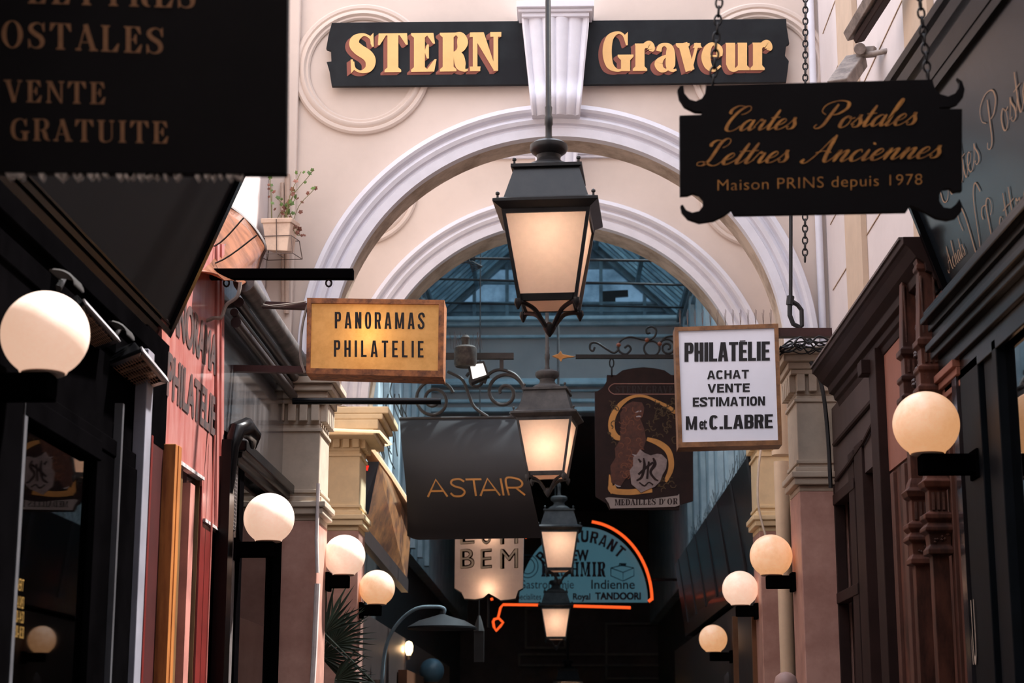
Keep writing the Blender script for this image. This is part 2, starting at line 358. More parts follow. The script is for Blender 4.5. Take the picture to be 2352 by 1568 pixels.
def block(text, B=.18, w=.5, t=.15, sp=.06):
    g = G2(); x = 0
    for ch in text:
        q, wd = block_glyph(ch, B, w, t) if ch != ' ' else (G2(), .25)
        g.put(q, x); x += wd+sp
    return g.v, g.f, x-sp
def spiral(cx, cy, r0, r1, a0, turns, n=30):
    return [(cx+(r0+(r1-r0)*i/n)*math.cos(a0+turns*2*PI*i/n), cy-(r0+(r1-r0)*i/n)*math.sin(a0+turns*2*PI*i/n)) for i in range(n+1)]
def chain(mb, a, b, link=.035, r=.0035, wd=.010):
    a = Vector(a); b = Vector(b); L = (b-a).length; n = max(2, round(L/(link*.78))); t = (b-a)/L
    s1 = Vector((1, 0, 0)); s1 = (s1-t*s1.dot(t)).normalized(); s2 = t.cross(s1)
    for i in range(n):
        c = a+t*L*(i+.5)/n; s = s1 if i % 2 else s2
        mb.tube([c+t*(link/2)*math.cos(2*PI*k/10)+s*wd*math.sin(2*PI*k/10) for k in range(11)], r, 5, cap=False)

# ================================================================ STRUCTURE
W = 1.58; WL = -1.75; WR = 1.62
def plane_box(name, m, x0, x1, y0, y1, z0, z1): return struct(MB().box(x0, x1, y0, y1, z0, z1).build(name, m))
plane_box('floor', mat('grey_stone_floor', (110, 100, 92), .6), -1.9, 1.9, -4, 32, -.2, 0)
# upper walls above the shops
plane_box('wall_left', PALE, WL-.2, WL, -4, 12.9, 3.1, 7.6)
plane_box('wall_right', PALE, WR, WR+.2, -4, 12.9, 3.1, 7.6)
plane_box('wall_left_lower', DARKR, WL-.2, WL, -4, 13, 0, 3.1)
plane_box('wall_right_lower', DARKR, WR+.35, WR+.55, -4, 13, 0, 3.1)
plane_box('wall_near_light_block', DARKR, -1.9, 1.9, -4.2, -4, 0, 7.6)  # unseen end wall added to shut out light behind the camera
plane_box('ceiling_light_block', mat('dim_light_block', (90, 80, 74), .9), -1.95, 1.95, -4.2, 2.2, 7.6, 7.75)  # unseen dark roof added to keep overhead light off the near end
plane_box('trim_60', DARKR, WR-.01, WR+.4, -4, 7.1, 3.06, 3.14)
plane_box('trim_61', DARKR, WR+.0, WR+.4, 7.1, 12.4, 3.06, 3.14)
# vertical bands of the right upper wall, with thin slanting joints
BAND = mat('tan_painted_band', (205, 180, 156), .85, dirt=.1)
for k, (pa, pb) in enumerate([(1943, 1981), (2102, 2160)]):
    ya, yb = PX(pa, 300, WR).y, PX(pb, 300, WR).y
    struct(MB().box(WR-.03, WR-.001, yb, ya, 3.4, 7.6).build('trim_%d' % (20+k), BAND))
j = MB()
for z in (4.15, 4.55, 4.95, 5.35, 5.75, 6.15, 6.55, 6.95): j.box(WR-.004, WR-.0005, 2, 10.2, z, z+.006)
struct(j.build('trim_22', mat('joint_tan', (176, 146, 118), .9)))

AR_R, AR_O = 1.365, 1.547
def facade(n, Y, th, zc, ztop, xl=-1.9, xr=1.9):
    b = MB(); N = 64; ins = []; out = []
    for i in range(N+1):
        a = PI*i/N; c, s = math.cos(a), math.sin(a); ins.append((AR_R*c, zc+AR_R*s))
        tx = (xr/c if c > 1e-6 else (xl/c if c < -1e-6 else 1e9)); tz = (ztop-zc)/s if s > 1e-6 else 1e9; t = min(tx, tz); out.append((t*c, zc+t*s))
    corners = {}
    for i in range(N):
        q = [ins[i], out[i], out[i+1], ins[i+1]]
        if abs(out[i][0]-xr) < 1e-6 and abs(out[i+1][0]-xr) > 1e-6: q = [ins[i], out[i], (xr, ztop), out[i+1], ins[i+1]]
        if abs(out[i][0]-xl) > 1e-6 and abs(out[i+1][0]-xl) < 1e-6: q = [ins[i], out[i], (xl, ztop), out[i+1], ins[i+1]]
        b.hexa([(x, Y, z) for x, z in q], [(x, Y+th, z) for x, z in q])
    o = b.build('wall_%s' % n, CREAM); struct(o)
    # white archivolt on the face and lining the soffit
    prof = [(AR_R-.012, -.03), (AR_R-.012, .045), (1.405, .05), (1.412, .036), (1.425, .036), (1.432, .062), (1.455, .075), (1.475, .062), (1.482, .05), (1.492, .05), (1.50, .088), (1.515, .10), (AR_O-.006, .095), (AR_O, .08), (AR_O, -.03)]
    b = MB(); N = 96; m = len(prof)
    for i in range(N+1):
        a = PI*i/N; b.v += [Vector((r*math.cos(a), Y-d, zc+r*math.sin(a))) for r, d in prof]
    b.f = [(i*m+k, i*m+(k+1) % m, (i+1)*m+(k+1) % m, (i+1)*m+k) for i in range(N) for k in range(m)]
    return b, N
def roundel(cx, cz, r, Y, name):
    prof = [(-.0, -.01), (-.0, .02), (-.012, .032), (-.03, .032), (-.038, .022), (-.05, .034), (-.066, .036), (-.078, .02), (-.09, .022), (-.10, .012), (-.10, -.01)]
    b = MB(); N = 72; m = len(prof)
    for i in range(N): 
        a = 2*PI*i/N; b.v += [Vector((cx+(r+q)*math.cos(a), Y-d, cz+(r+q)*math.sin(a))) for q, d in prof]
    b.f = [(i*m+k, i*m+(k+1) % m, ((i+1) % N)*m+(k+1) % m, ((i+1) % N)*m+k) for i in range(N) for k in range(m)]
    return struct(b.build(name, CREAM, smooth=True))
def keystone(Y, zb, zt, wb, wt, name, cap=True):
    b = MB(); n = 40; rows = 14
    for j in range(rows+1):
        t = j/rows; z = zb+(zt-zb)*t; hw = wb+(wt-wb)*t; dep = .13+.07*t+.05*math.sin(PI*min(1, t*3.2))*(t < .32)
        for i in range(n+1):
            u = -1+2*i/n; rib = .018*abs(math.sin(u*PI*2.5))**.5 + .012*(math.cos(u*PI*1.2))
            b.v.append(Vector((u*hw, Y-dep-rib*(1 if 0 < i < n else 0), z)))
    for j in range(rows):
        for i in range(n): o = j*(n+1)+i; b.f.append((o, o+1, o+n+2, o+n+1))
    # side and bottom cheeks back to the wall
    L = [b.v[j*(n+1)].copy() for j in range(rows+1)]; Rr = [b.v[j*(n+1)+n].copy() for j in range(rows+1)]
    for S_ in (L, Rr):
        o = len(b.v); b.v += S_+[Vector((v.x, Y, v.z)) for v in S_]; k = len(S_); b.f += [(o+i, o+i+1, o+k+i+1, o+k+i) for i in range(k-1)]
    bt = [b.v[i].copy() for i in range(n+1)]; o = len(b.v); b.v += bt+[Vector((v.x, Y, v.z)) for v in bt]; k = n+1; b.f += [(o+i, o+i+1, o+k+i+1, o+k+i) for i in range(k-1)]
    root = struct(b.build(name, WHITE, smooth=True))
    if cap:
        c = MB()
        for (e, z0, z1, d) in ((.0, 0, .025, .23), (.02, .025, .045, .25), (.03, .045, .085, .275)): c.box(-wt-e, wt+e, Y-d, Y, zt+z0, zt+z1)
        c.build('cap', WHITE, root, bevel=.004)
    return root
Y1, Y2 = 10.4, 12.5
zc1 = P(1285, 815, Y1).z; zc2 = P(1285, 935, Y2).z
for (n, Y, th, zc, ztop, k) in (('facade', Y1, .26, zc1, 6.45, 1), ('second_facade', Y2, .35, zc2, P(1285, 318, Y2).z, 2)):
    b, N = facade(n, Y, th, zc, ztop)
    struct(b.build('trim_%d' % k, WHITE, smooth=True))
    rr = random.Random(k); CR = mat('dark_shadow_line', (78, 62, 52), .9, c2=(120, 100, 84), scale=40)  # shadow line round the arch drawn as a thin dark strip
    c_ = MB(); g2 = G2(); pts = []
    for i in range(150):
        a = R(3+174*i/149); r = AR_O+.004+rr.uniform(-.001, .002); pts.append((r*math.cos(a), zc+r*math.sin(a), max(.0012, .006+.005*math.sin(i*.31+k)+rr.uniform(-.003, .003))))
    g2.stroke(pts, False); c_.add([(x, Y-.002, z) for x, z, q_ in g2.v], g2.f); struct(c_.build('trim_%d' % (k+14), CR))  # dark strip standing in for the shadow line round the arch
    s = MB(); NN = 64                      # grey-brown painted soffit
    for i in range(NN+1):
        a = PI*i/NN; c, q = math.cos(a), math.sin(a)
        s.v += [Vector((r*c, y, zc+r*q)) for r, y in ((AR_R-.008, Y+.0), (AR_R+.004, Y+.0), (AR_R+.004, Y+th+.002), (AR_R-.008, Y+th+.002))]
    s.f = [(i*4+kk, i*4+(kk+1) % 4, i*4+4+(kk+1) % 4, i*4+4+kk) for i in range(NN) for kk in range(4)]
    struct(s.build('trim_%d' % (k+2), mat('worn_taupe_soffit', (205, 186, 168), .85, c2=(160, 140, 122), scale=5)))
dxk = 0
kt = P(1275, 42, Y1-.2); kb = P(1275, 262, Y1-.15)
keystone(Y1, kb.z, kt.z, .145, .205, 'trim_5')
keystone(Y2, P(1285, 428, Y2-.1).z, P(1285, 330, Y2-.1).z, .125, .165, 'trim_6', cap=False)
p = P(832, 160, Y1); q = P(1745, 158, Y1)
roundel(p.x, p.z, .425, Y1, 'trim_7'); roundel(q.x, q.z, .425, Y1, 'trim_8')
p = P(828, 436, Y2); q = P(1738, 440, Y2)
roundel(p.x, p.z, .425, Y2, 'trim_9'); roundel(q.x, q.z, .425, Y2, 'trim_10')
# cornice on top of the second facade
b = MB(); zt = P(1285, 318, Y2).z
for (dz0, dz1, d) in ((-.155, -.135, .03), (-.135, -.10, .05), (-.10, -.085, .035), (-.085, -.05, .07), (-.05, -.03, .10), (-.03, .0, .13)):
    b.box(-1.62, 1.62, Y2-d, Y2+.3, zt+dz0, zt+dz1)
struct(b.build('trim_11', WHITE, bevel=.003))
# vertical corner moulding beside the facade, left and right
struct(MB().box(WL, -1.585, Y1-.05, Y1, 3.7, 6.45).build('trim_12', CREAM, bevel=.01))
b = MB(); b.tube([(1.575, Y1-.03, 3.7), (1.575, Y1-.03, 6.4)], .022, 12); struct(b.build('trim_13', WHITE, smooth=True))

# pilasters: marble shaft, cream block with capital and dentils
def pilaster(side, Y, zoff, n, cream):
    xi, xo = 1.385, 1.66; th = .42; y0 = Y-.16
    root = None
    def bx(b, grow, z0, z1): 
        xa, xb = xi-grow, xo
        if side < 0: b.box(-xb, -xa, y0-grow, y0+th, z0, z1)
        else: b.box(xa, xb, y0-grow, y0+th, z0, z1)
    b = MB(); z1 = zoff-.83; bx(b, 0, 0, z1); root = b.build('trim_%d' % n, MARBLE, bevel=.006); struct(root)
    b = MB()
    for (g, a, c) in ((.0, 0, .035), (.03, .035, .075), (.045, .075, .11), (.02, .11, .14)): bx(b, g, z1+a, z1+c)
    b.build('base_moulding', cream, root, bevel=.006)
    b = MB(); bx(b, .0, z1+.14, z1+.56); b.build('block', cream, root, bevel=.006)
    b = MB(); g = .012                    # raised frame on the two visible faces of the block
    zb0, zb1 = z1+.16, z1+.54
    for (a, c) in ((zb0, zb0+.02), (zb1-.02, zb1)):
        bx(b, g, a, c)
    b.build('panel_frame', cream, root, bevel=.003)
    b = MB()
    for k in range(4):
        x = xi+.005+k*.068; xa, xb = (x, x+.046)
        if side < 0: xa, xb = -xb, -xa
        b.box(xa, xb, y0-.035, y0, z1+.58, z1+.68)
    for k in range(5):
        y = y0+.01+k*.08; b.box(*( (xi-.035, xi) if side > 0 else (-xi, -xi+.035)), y, y+.05, z1+.58, z1+.68)
    b.build('dentils', cream, root, bevel=.003)
    b = MB(); bx(b, 0, z1+.56, z1+.68)
    for (g, a, c) in ((.03, .68, .71), (.045, .71, .75), (.075, .75, .79), (.10, .79, .83)): bx(b, g, z1+a, z1+c)
    b.build('capital', cream, root, bevel=.006)
    return root
CAPC = mat('grey_cream_paint', (196, 178, 158), .75, dirt=.18, scale=7)
CAPW = mat('warm_cream_paint', (240, 212, 168), .75, dirt=.12, scale=7)
zl1 = P(700, 868, Y1-.2).z; zr1 = P(1850, 800, Y1-.2).z
pilaster(-1, Y1, zl1, 30, CAPC); pilaster(1, Y1, zr1, 31, CAPC)
pilaster(-1, Y2, P(850, 945, Y2-.2).z, 32, CAPW); pilaster(1, Y2, P(1745, 945, Y2-.2).z, 33, CAPW)
# masonry between capital and arch springing
for sd in (-1, 1):
    for (Y, z0, z1, k) in ((Y1, (zl1 if sd < 0 else zr1), zc1+.02, 0), (Y2, P(850, 945, Y2).z, zc2+.02, 1)):
        if z1 > z0: struct(MB().box(*sorted((sd*1.36, sd*1.66)), Y-.005, Y+.26, z0-.01, z1).build('wall_impost_%d' % (1 if sd < 0 else 2), CREAM))

# ---------------------------------------------------------------- gallery behind the second arch
YE = 22.0; EV = P(1285, 728, YE).z; GHW = 1.55
SLOPE = .92
TEALW = mat('pale_blue_grey_wall', (204, 214, 216), .8, c2=(170, 184, 190), scale=2.5)
for (n, sd) in (('wall_left_gallery', -1), ('wall_right_gallery', 1)):
    b = MB(); b.box(*sorted((sd*1.62, sd*1.82)), Y2+.36, YE+10, 3.55, EV); o = struct(b.build(n, TEALW))
    b = MB(); b.box(*sorted((sd*1.75, sd*1.95)), Y2+.36, YE+10, 0, 3.55); struct(b.build(n+'_lower', DARKR))
b = MB()
for sd in (-1, 1):
    for k in range(9):
        y = 13.1+k*1.05; b.box(*sorted((sd*1.56, sd*1.615)), y, y+.16, 3.6, EV-.12)
struct(b.build('trim_40', TEALW))
b = MB()
for sd in (-1, 1):
    for (g, a, c) in ((.05, -.22, -.16), (.08, -.12, -.06), (.12, -.06, .0)): b.box(*sorted((sd*(1.62-g), sd*1.7)), Y2+.36, YE, EV+a, EV+c)
struct(b.build('trim_41', mat('blue_white_cornice', (170, 186, 196), .7), bevel=.005))
RIDGE = EV+GHW*SLOPE
glass = MB(); raf = MB()
ROOFGL = mat('wired_roof_glass', (190, 210, 218), .35, c2=(140, 166, 178), scale=5, trans=.7)
clear = MB()
for sd in (-1, 1):
    for gm, ya, yb in ((glass, 18.2, YE), (clear, Y2+.5, 18.2)): gm.hexa([(sd*GHW, ya, EV), (sd*GHW, yb, EV), (0, yb, RIDGE), (0, ya, RIDGE)], [(sd*GHW, ya, EV+.02), (sd*GHW, yb, EV+.02), (0, yb, RIDGE+.02), (0, ya, RIDGE+.02)])
    k = 0; y = 18.2
    while y < YE:
        wd = .035 if k % 2 else .07
        raf.hexa([(sd*GHW, y, EV-.06), (sd*GHW, y+wd, EV-.06), (0, y+wd, RIDGE-.06), (0, y, RIDGE-.06)], [(sd*GHW, y, EV), (sd*GHW, y+wd, EV), (0, y+wd, RIDGE), (0, y, RIDGE)])
        y += .2; k += 1
    for t in (.0, .33, .66):
        x = GHW*(1-t); z = EV+GHW*SLOPE*t; raf.box(*sorted((sd*x, sd*(x-.05))), Y2+.5, YE, z-.10, z-.03)
struct(glass.build('ceiling_gallery', ROOFGL)); struct(clear.build('ceiling_clear_glass', glassmat('clear_roof_glass', (.8, .88, .92), .05, .02))); r_ = struct(raf.build('trim_42', TEALD))
raf = MB(); raf.box(-.05, .05, Y2+.5, YE, RIDGE-.14, RIDGE)
struct(raf.build('trim_43', TEALD))
# tie rods across the gallery
b = MB()
for (px0, py0, px1, py1, Y) in ((1000, 592, 1590, 600, 15.5), (985, 640, 1600, 655, 18.0), (1020, 695, 1570, 706, 20.5)):
    b.tube([P(px0, py0, Y), P(px1, py1, Y)], .012, 6)
b.tube([P(1090, 575, 15.5), P(1090, 598, 15.5)], .012, 6)
for k in range(5):
    b.tube([P(1010+k*8, 600+6*math.sin(k*2), 15.4), P(1050+k*6, 592+14*math.cos(k), 15.4), P(1085, 600+k*6, 15.4), P(1108, 612, 15.4)], .006, 5)
struct(b.build('trim_44', IRON))
# end wall: gable with glazed lunette, dusty ledge, mouldings, dark opening below
M = at(YE)
ZB = P(1285, 948, YE).z
b = MB(); b.box(-1.8, 1.8, YE, YE+.25, ZB, EV-.05); struct(b.build('wall_end', mat('end_wall_paint', (192, 178, 172), .75, c2=(176, 164, 160), scale=1.5)))
b = MB()
for (y0, y1, d) in ((733, 741, .20), (741, 750, .10), (771, 777, .07), (871, 880, .08), (880, 888, .16), (896, 900, .06), (918, 925, .08), (938, 948, .12)):
    b.box(-1.62, 1.62, YE-d, YE, P(1285, y1, YE).z, P(1285, y0, YE).z)
struct(b.build('trim_45', TEAL, bevel=.006))
MD = MB(); MD.box(-1.6, 1.6, YE-.05, YE, P(1285, 733, YE).z, P(1285, 700, YE).z)
MD.hexa([(-.95, YE-.04, EV+.62), (.95, YE-.04, EV+.62), (.62, YE-.04, RIDGE-.2), (0, YE-.04, RIDGE), (-.62, YE-.04, RIDGE-.2)], [(-.95, YE, EV+.62), (.95, YE, EV+.62), (.62, YE, RIDGE-.2), (0, YE, RIDGE), (-.62, YE, RIDGE-.2)])
struct(MD.build('trim_46', TEALD))
b = MB()
for px in (1090, 1165, 1262, 1380, 1480, 1532): b.prism([(px-4, 520), (px+4, 520), (px+4, 735), (px-4, 735)], M, .03, .09)
for py in (652, 698, 716): b.prism([(1030, py-2), (1560, py-2), (1560, py+3), (1030, py+3)], M, .03, .08)
for sd in (-1, 1): b.hexa([(sd*GHW, YE-.12, EV), (sd*GHW, YE, EV), (0, YE, RIDGE), (0, YE-.12, RIDGE)], [(sd*(GHW-.14), YE-.12, EV), (sd*(GHW-.14), YE, EV), (0, YE, RIDGE-.16), (0, YE-.12, RIDGE-.16)])
struct(b.build('window_1', TEALD))
b = MB(); b.prism([(1040, 720), (1060, 690), (1140, 612), (1480, 612), (1525, 655), (1545, 720)], M, -.02, .0)
struct(b.build('window_2', mat('window_glass_day_glow', (150, 172, 186), .3, c2=(92, 116, 130), scale=2.2, em=(120, 150, 170), ems=.35, trans=.6)))  # daylight behind the panes partly put in as glow
b = MB(); b.prism([(1383, 670), (1442, 667), (1443, 682), (1414, 684), (1413, 702), (1383, 702)], M, .0, .04)
o = b.build('window_blind', IRON); tag(o, 'black stepped panel fixed against the blue glass of the end gable window', 'panel')
# low dark hall beyond the end wall
FARW = mat('far_hall_dark_paint', (74, 60, 56), .8)
plane_box('ceiling_far_hall', FARW, -1.95, 1.95, YE+.25, 32, ZB, ZB+.2)
plane_box('wall_far', mat('far_brown_wall', (96, 80, 74), .9), -1.95, 1.95, 32, 32.2, 0, ZB)
b = MB(); M = at(31.9)
for (x0, x1, y0, y1) in ((1205, 1300, 1395, 1490), (1390, 1540, 1430, 1560), (1190, 1600, 1500, 1530)):
    b.prism([[(x0, y0), (x1, y0), (x1, y1), (x0, y1)], [(x0+5, y0+5), (x0+5, y1-5), (x1-5, y1-5), (x1-5, y0+5)]], M, 0, .06)
struct(b.build('trim_47', mat('far_frame_brown', (130, 114, 104), .8)))

# ================================================================ THINGS
def onx(X, s): return lambda u, v, d=0: PX(u, v, X)+Vector((s*d, 0, 0))
def wallmap(X, s): return lambda u, v, d=0: Vector((X+s*d, u, -v))
def beam(mb, a, b, w, h, up=(0, 0, 1)):
    a = Vector(a); b = Vector(b); t = (b-a).normalized(); u = Vector(up); s = t.cross(u).normalized(); u = s.cross(t)
    q = [s*i*w/2+u*j*h/2 for i, j in ((-1, -1), (1, -1), (1, 1), (-1, 1))]
    return mb.hexa([a+v for v in q], [b+v for v in q])
def lit(name, loc, e, col, r=.03):
    l = bpy.data.lights.new(name, 'POINT'); l.energy = e; l.color = col; l.shadow_soft_size = r
    o = bpy.data.objects.new(name, l); scene.collection.objects.link(o); o.location = loc; return o
# ---------------------------------------------------------------- street lanterns
LGL = mat('frosted_lantern_glass', (226, 204, 186), .5, dirt=.05, scale=30, bump=.02, trans=.45, em=(250, 204, 178), ems=.09)
kz = lambda py: P(1262, py, 7.5).z-P(1262, 703, 7.5).z
def lantern(px, pyb, Y, rod_top, rot, m, label, hot, watts):
    base = P(px, pyb, Y); t = thing('hanging_lantern', label, 'lantern', base, 'hanging lanterns down the middle of the passage')
    s = 7.5/F; O = base; c, sn = math.cos(rot), math.sin(rot)
    def rz(v): return Vector((v[0]*c-v[1]*sn, v[0]*sn+v[1]*c, v[2]))+O
    def bld(mb, name, mm, smooth=False, bev=0, par=t):
        mb.v = [rz(v) for v in mb.v]; return mb.build(name, mm, par, smooth, bev)
    w0, w1 = 66*s, 100*s; zb, zt = kz(690), kz(512)
    def fr(t_): return w0+(w1-w0)*t_
    b = MB(); ft = .012                                       # frame: four leaning corner bars, top and bottom rails
    for i, j in ((-1, -1), (1, -1), (1, 1), (-1, 1)):
        q = lambda a, z: [(i*(a-ft), j*(a-ft), z), (i*(a+ft*.3), j*(a-ft), z), (i*(a+ft*.3), j*(a+ft*.3), z), (i*(a-ft), j*(a+ft*.3), z)]
        b.hexa(q(w0+.004, kz(700)), q(w1+.004, kz(505)))
    for (z0, z1, a0, a1) in ((kz(703), kz(688), w0-.004, w0+.002), (kz(514), kz(498), w1+.002, w1+.006)):
        for i in (-1, 1):
            b.hexa([(-a0, i*a0, z0), (a0, i*a0, z0), (a0, i*(a0-.014), z0), (-a0, i*(a0-.014), z0)], [(-a1, i*a1, z1), (a1, i*a1, z1), (a1, i*(a1-.014), z1), (-a1, i*(a1-.014), z1)])
            b.hexa([(i*a0, -a0, z0), (i*a0, a0, z0), (i*(a0-.014), a0, z0), (i*(a0-.014), -a0, z0)], [(i*a1, -a1, z1), (i*a1, a1, z1), (i*(a1-.014), a1, z1), (i*(a1-.014), -a1, z1)])
    bld(b, 'frame', m)
    for i in range(4):
        b = MB(); a0, a1 = w0-.006, w1-.006; g = [(-a0, -a0, zb), (a0, -a0, zb), (a1, -a1, zt), (-a1, -a1, zt)]
        ca, sa = math.cos(i*PI/2), math.sin(i*PI/2)
        b.add([(x*ca-y*sa, x*sa+y*ca, z) for x, y, z in g], [(0, 1, 2, 3)]); bld(b, 'glass_pane', LGL)
    b = MB(); b.box(-w0*.9, w0*.9, -w0*.9, w0*.9, kz(702), kz(700)); bld(b, 'bottom_pane', LGL)
    b = MB(); prof = [(w1+.004, kz(505)), (123*s, kz(492)), (123*s, kz(486)), (99*s, kz(477)), (77*s, kz(408)), (84*s, kz(405)), (84*s, kz(398)), (60*s, kz(397))]
    b.lathe(prof, (0, 0, 0), sq=True); bld(b, 'roof', m)
    b = MB(); b.lathe([(62*s, kz(398)), (60*s, kz(388)), (48*s, kz(380)), (34*s, kz(375)), (28*s, kz(366)), (30*s, kz(358)), (42*s, kz(350)), (46*s, kz(343)), (45*s, kz(334)), (36*s, kz(328)), (12*s, kz(325))], (0, 0, 0), 28); bld(b, 'chimney_cap', m, True)
    for (a, py) in ((112, 484), (76, 398)):
        for i in (-1, 1):
            for j in (-1, 1):
                b = MB(); b.lathe([(3*s, kz(py)), (2.5*s, kz(py-7)), (5*s, kz(py-9)), (5*s, kz(py-13)), (1*s, kz(py-16))], (i*a*s, j*a*s, 0), 8); bld(b, 'knob', m, True)
    b = MB()
    for i in (-1, 1):
        for j in (-1, 1):
            pts = [(i*w0, j*w0, kz(706)), (i*w0*.8, j*w0*.8, kz(707)), (i*w0*.5, j*w0*.5, kz(716)), (i*w0*.28, j*w0*.28, kz(735)), (i*w0*.12, j*w0*.12, kz(752))]
            b.tube([q[:3] for q in crom(pts, 4)], .010, 7); b.lathe([(8*s, kz(700)), (9*s, kz(710)), (5*s, kz(718)), (2*s, kz(724))], (i*(w0+.004), j*(w0+.004), 0), 8)
    b.lathe([(4*s, kz(740)), (14*s, kz(746)), (15*s, kz(755)), (9*s, kz(765)), (2*s, kz(774))], (0, 0, 0), 12)
    bld(b, 'bottom_bracket', m, True)
    b = MB(); zr = rod_top-O.z; b.lathe([(10*s, kz(330)), (10*s, kz(318)), (8*s, kz(312)), (8*s, kz(290)), (10*s, kz(286)), (10*s, kz(270)), (7.5*s, kz(265)), (9*s, kz(247)), (7*s, kz(243)), (6.4*s, zr)], (0, 0, 0), 12)
    bld(b, 'suspension_rod', m, True)
    # bulb, its light shines through the frosted panes
    b = MB(); zc = kz(hot); b.lathe([(.002, zc+.026), (.012, zc+.03), (.016, zc+.045), (.010, zc+.065), (.010, kz(494))], (0, 0, 0), 12)
    bld(b, 'bulb', mat('glowing_bulb', (255, 230, 190), .5, em=(255, 225, 180), ems=3, bump=0), True)
    l = lit('lamp_light', (0, 0, zc), watts, (1, .74, .58), .02); l.parent = t; l.location = (0, 0, zc)
    return t
rt = 7.45
lantern(1262, 703, 7.5, rt, R(-4), LANT, 'largest nearest black street lantern hanging centred in front of the arches', 540, 1.2)
lantern(1258, 1096, 12.1, rt, R(-7), LANT2, 'dusty grey lantern hanging second from the camera, beside the black restaurant-style banner', 590, 1.3)
lantern(1285, 1312, 17.6, RIDGE-.1, 0, LANT2, 'third lantern from the camera, hanging over the blue half-round restaurant sign', 550, 1.2)
lantern(1277, 1468, 22.8, ZB, 0, LANT2, 'fourth lantern from the camera, glowing just below the orange neon line', 580, 1.2)
lantern(1305, 1630, 27.5, ZB, 0, LANT, 'farthest lantern, only its dark conical roof showing at the bottom edge', 590, 40)
struct(MB().box(-1.95, 1.95, 7.46, 7.54, rt, rt+.08).build('trim_50', IRON)); struct(MB().box(-1.95, 1.95, 12.06, 12.14, rt, rt+.08).build('trim_51', IRON))

# ---------------------------------------------------------------- globe wall lamps
GLO = mat('opal_glass_globe', (240, 226, 212), .25, c2=(214, 190, 168), scale=9, bump=0, em=(255, 184, 126), ems=.62)
GLON = mat('opal_glass_globe_bright', (246, 232, 222), .25, c2=(225, 205, 190), scale=9, bump=0, em=(255, 206, 176), ems=.72)
def globe(px, py, dia, side, Xw, label, m=GLO, bar=True):
    Y = .25*F/dia*1.0; c = P(px, py, Y)
    t = thing('globe_wall_lamp', label, 'wall lamp', (Xw, c.y, c.z-.16), 'white glass globe lamps on the shopfronts')
    b = MB(); n = 28; prof = [(max(.001, .125*math.sin(a)), -.125*math.cos(a)) for a in [R(34)+(PI-R(34))*i/n for i in range(n+1)]]
    b.lathe([(.066, -.112)]+prof, c, 40); b.build('glass_globe', m, t, smooth='all')
    b = MB(); b.lathe([(.058, -.118), (.062, -.114), (.062, -.104), (.05, -.10)], c, 24); b.build('collar', mat('pale_ceramic', (200, 170, 150), .5), t, smooth=True)
    s = -side; arm_in = c.x+s*.032; arm_z = c.z-.155
    b = MB(); b.box(min(arm_in, Xw), max(arm_in, Xw), c.y-.045, c.y+.045, arm_z-.036, arm_z+.037); b.build('arm', BLACK, t, bevel=.006)
    b = MB(); b.box(*sorted((Xw, Xw-side*.025)), c.y-.06, c.y+.06, arm_z-.055, arm_z+.055); b.build('wall_plate', BLACK, t, bevel=.004)
    return t
globe(104, 768, 207, -1, -1.62, 'largest opal globe lamp, at the left edge over the black shopfront', GLON)
globe(618, 1190, 117, -1, -1.60, 'bright white globe lamp left of the pink marble pilaster', GLON)
globe(791, 1276, 96, -1, -1.385, 'white globe lamp above the palm, mounted on the left marble pilaster', GLON)
globe(866, 1350, 82, -1, -1.385, 'warm yellow globe lamp farthest back on the left side')
globe(2127, 974, 153, 1, 1.585, 'large warm globe lamp on the right in front of carved brown columns')
globe(1771, 1276, 97, 1, 1.385, 'orange-tinted globe lamp on the right marble pilaster beside the downpipe')
globe(1700, 1352, 81.5, 1, 1.385, 'pinkish globe lamp just below and left of the one on the marble pilaster', GLON)
globe(1638, 1467, 64, 1, 1.53, 'smallest lit globe lamp, low on the dark right side')
o = globe(992, 1540, 56, -1, -1.45, 'unlit dim blue globe lamp deep on the lower left', mat('unlit_blue_grey_globe', (88, 116, 130), .3, bump=0))

# ---------------------------------------------------------------- engraver's two-part painted board
SBK = mat('sign_board_black', (22, 22, 25), .62, spec=.2, c2=(33, 36, 38), scale=3, bump=.05)
GOLDP = mat('painted_gold', (240, 190, 122), .7, dirt=.08, scale=10, bump=0); SHA = mat('painted_red_brown', (146, 82, 66), .7, dirt=.1, bump=0)
M = at(Y1-.07)
def shop_name(outline, txt, x0, x1, yb0, yb1, h, B, label):
    b = MB(); b.prism(outline, M, -.03, .0); t = b.build('painted_name_board', SBK, bevel=.002); tag(t, label, 'sign', 'engraver name boards on the arch')
    g = serif(txt, B, .055, .05); sh = MB()
    for k in range(6): dx = -1.6*(k+1); sh.geo(g, M, x0+dx, yb0-dx*.62, x1+dx, yb1-dx*.62, h, .0060-.0009*k)
    sh.build('letter_shadow', SHA, t); lettering('lettering', g, M, x0, yb0, x1, yb1, h, GOLDP, t, .010)
shop_name([(762, 52), (1203, 48), (1218, 194), (762, 198), (757, 165), (750, 142), (761, 141), (760, 116), (749, 112), (754, 84)], 'STERN', 806, 1150, 168, 164, 89, .27, 'black painted board reading STERN in gold over the left of the arch')
shop_name([(1352, 47), (1806, 43), (1807, 62), (1813, 100), (1806, 104), (1803, 128), (1812, 140), (1806, 188), (1340, 194)], 'Graveur', 1386, 1770, 165, 162, 90, .25, 'black painted board reading Graveur in gold over the right of the arch')

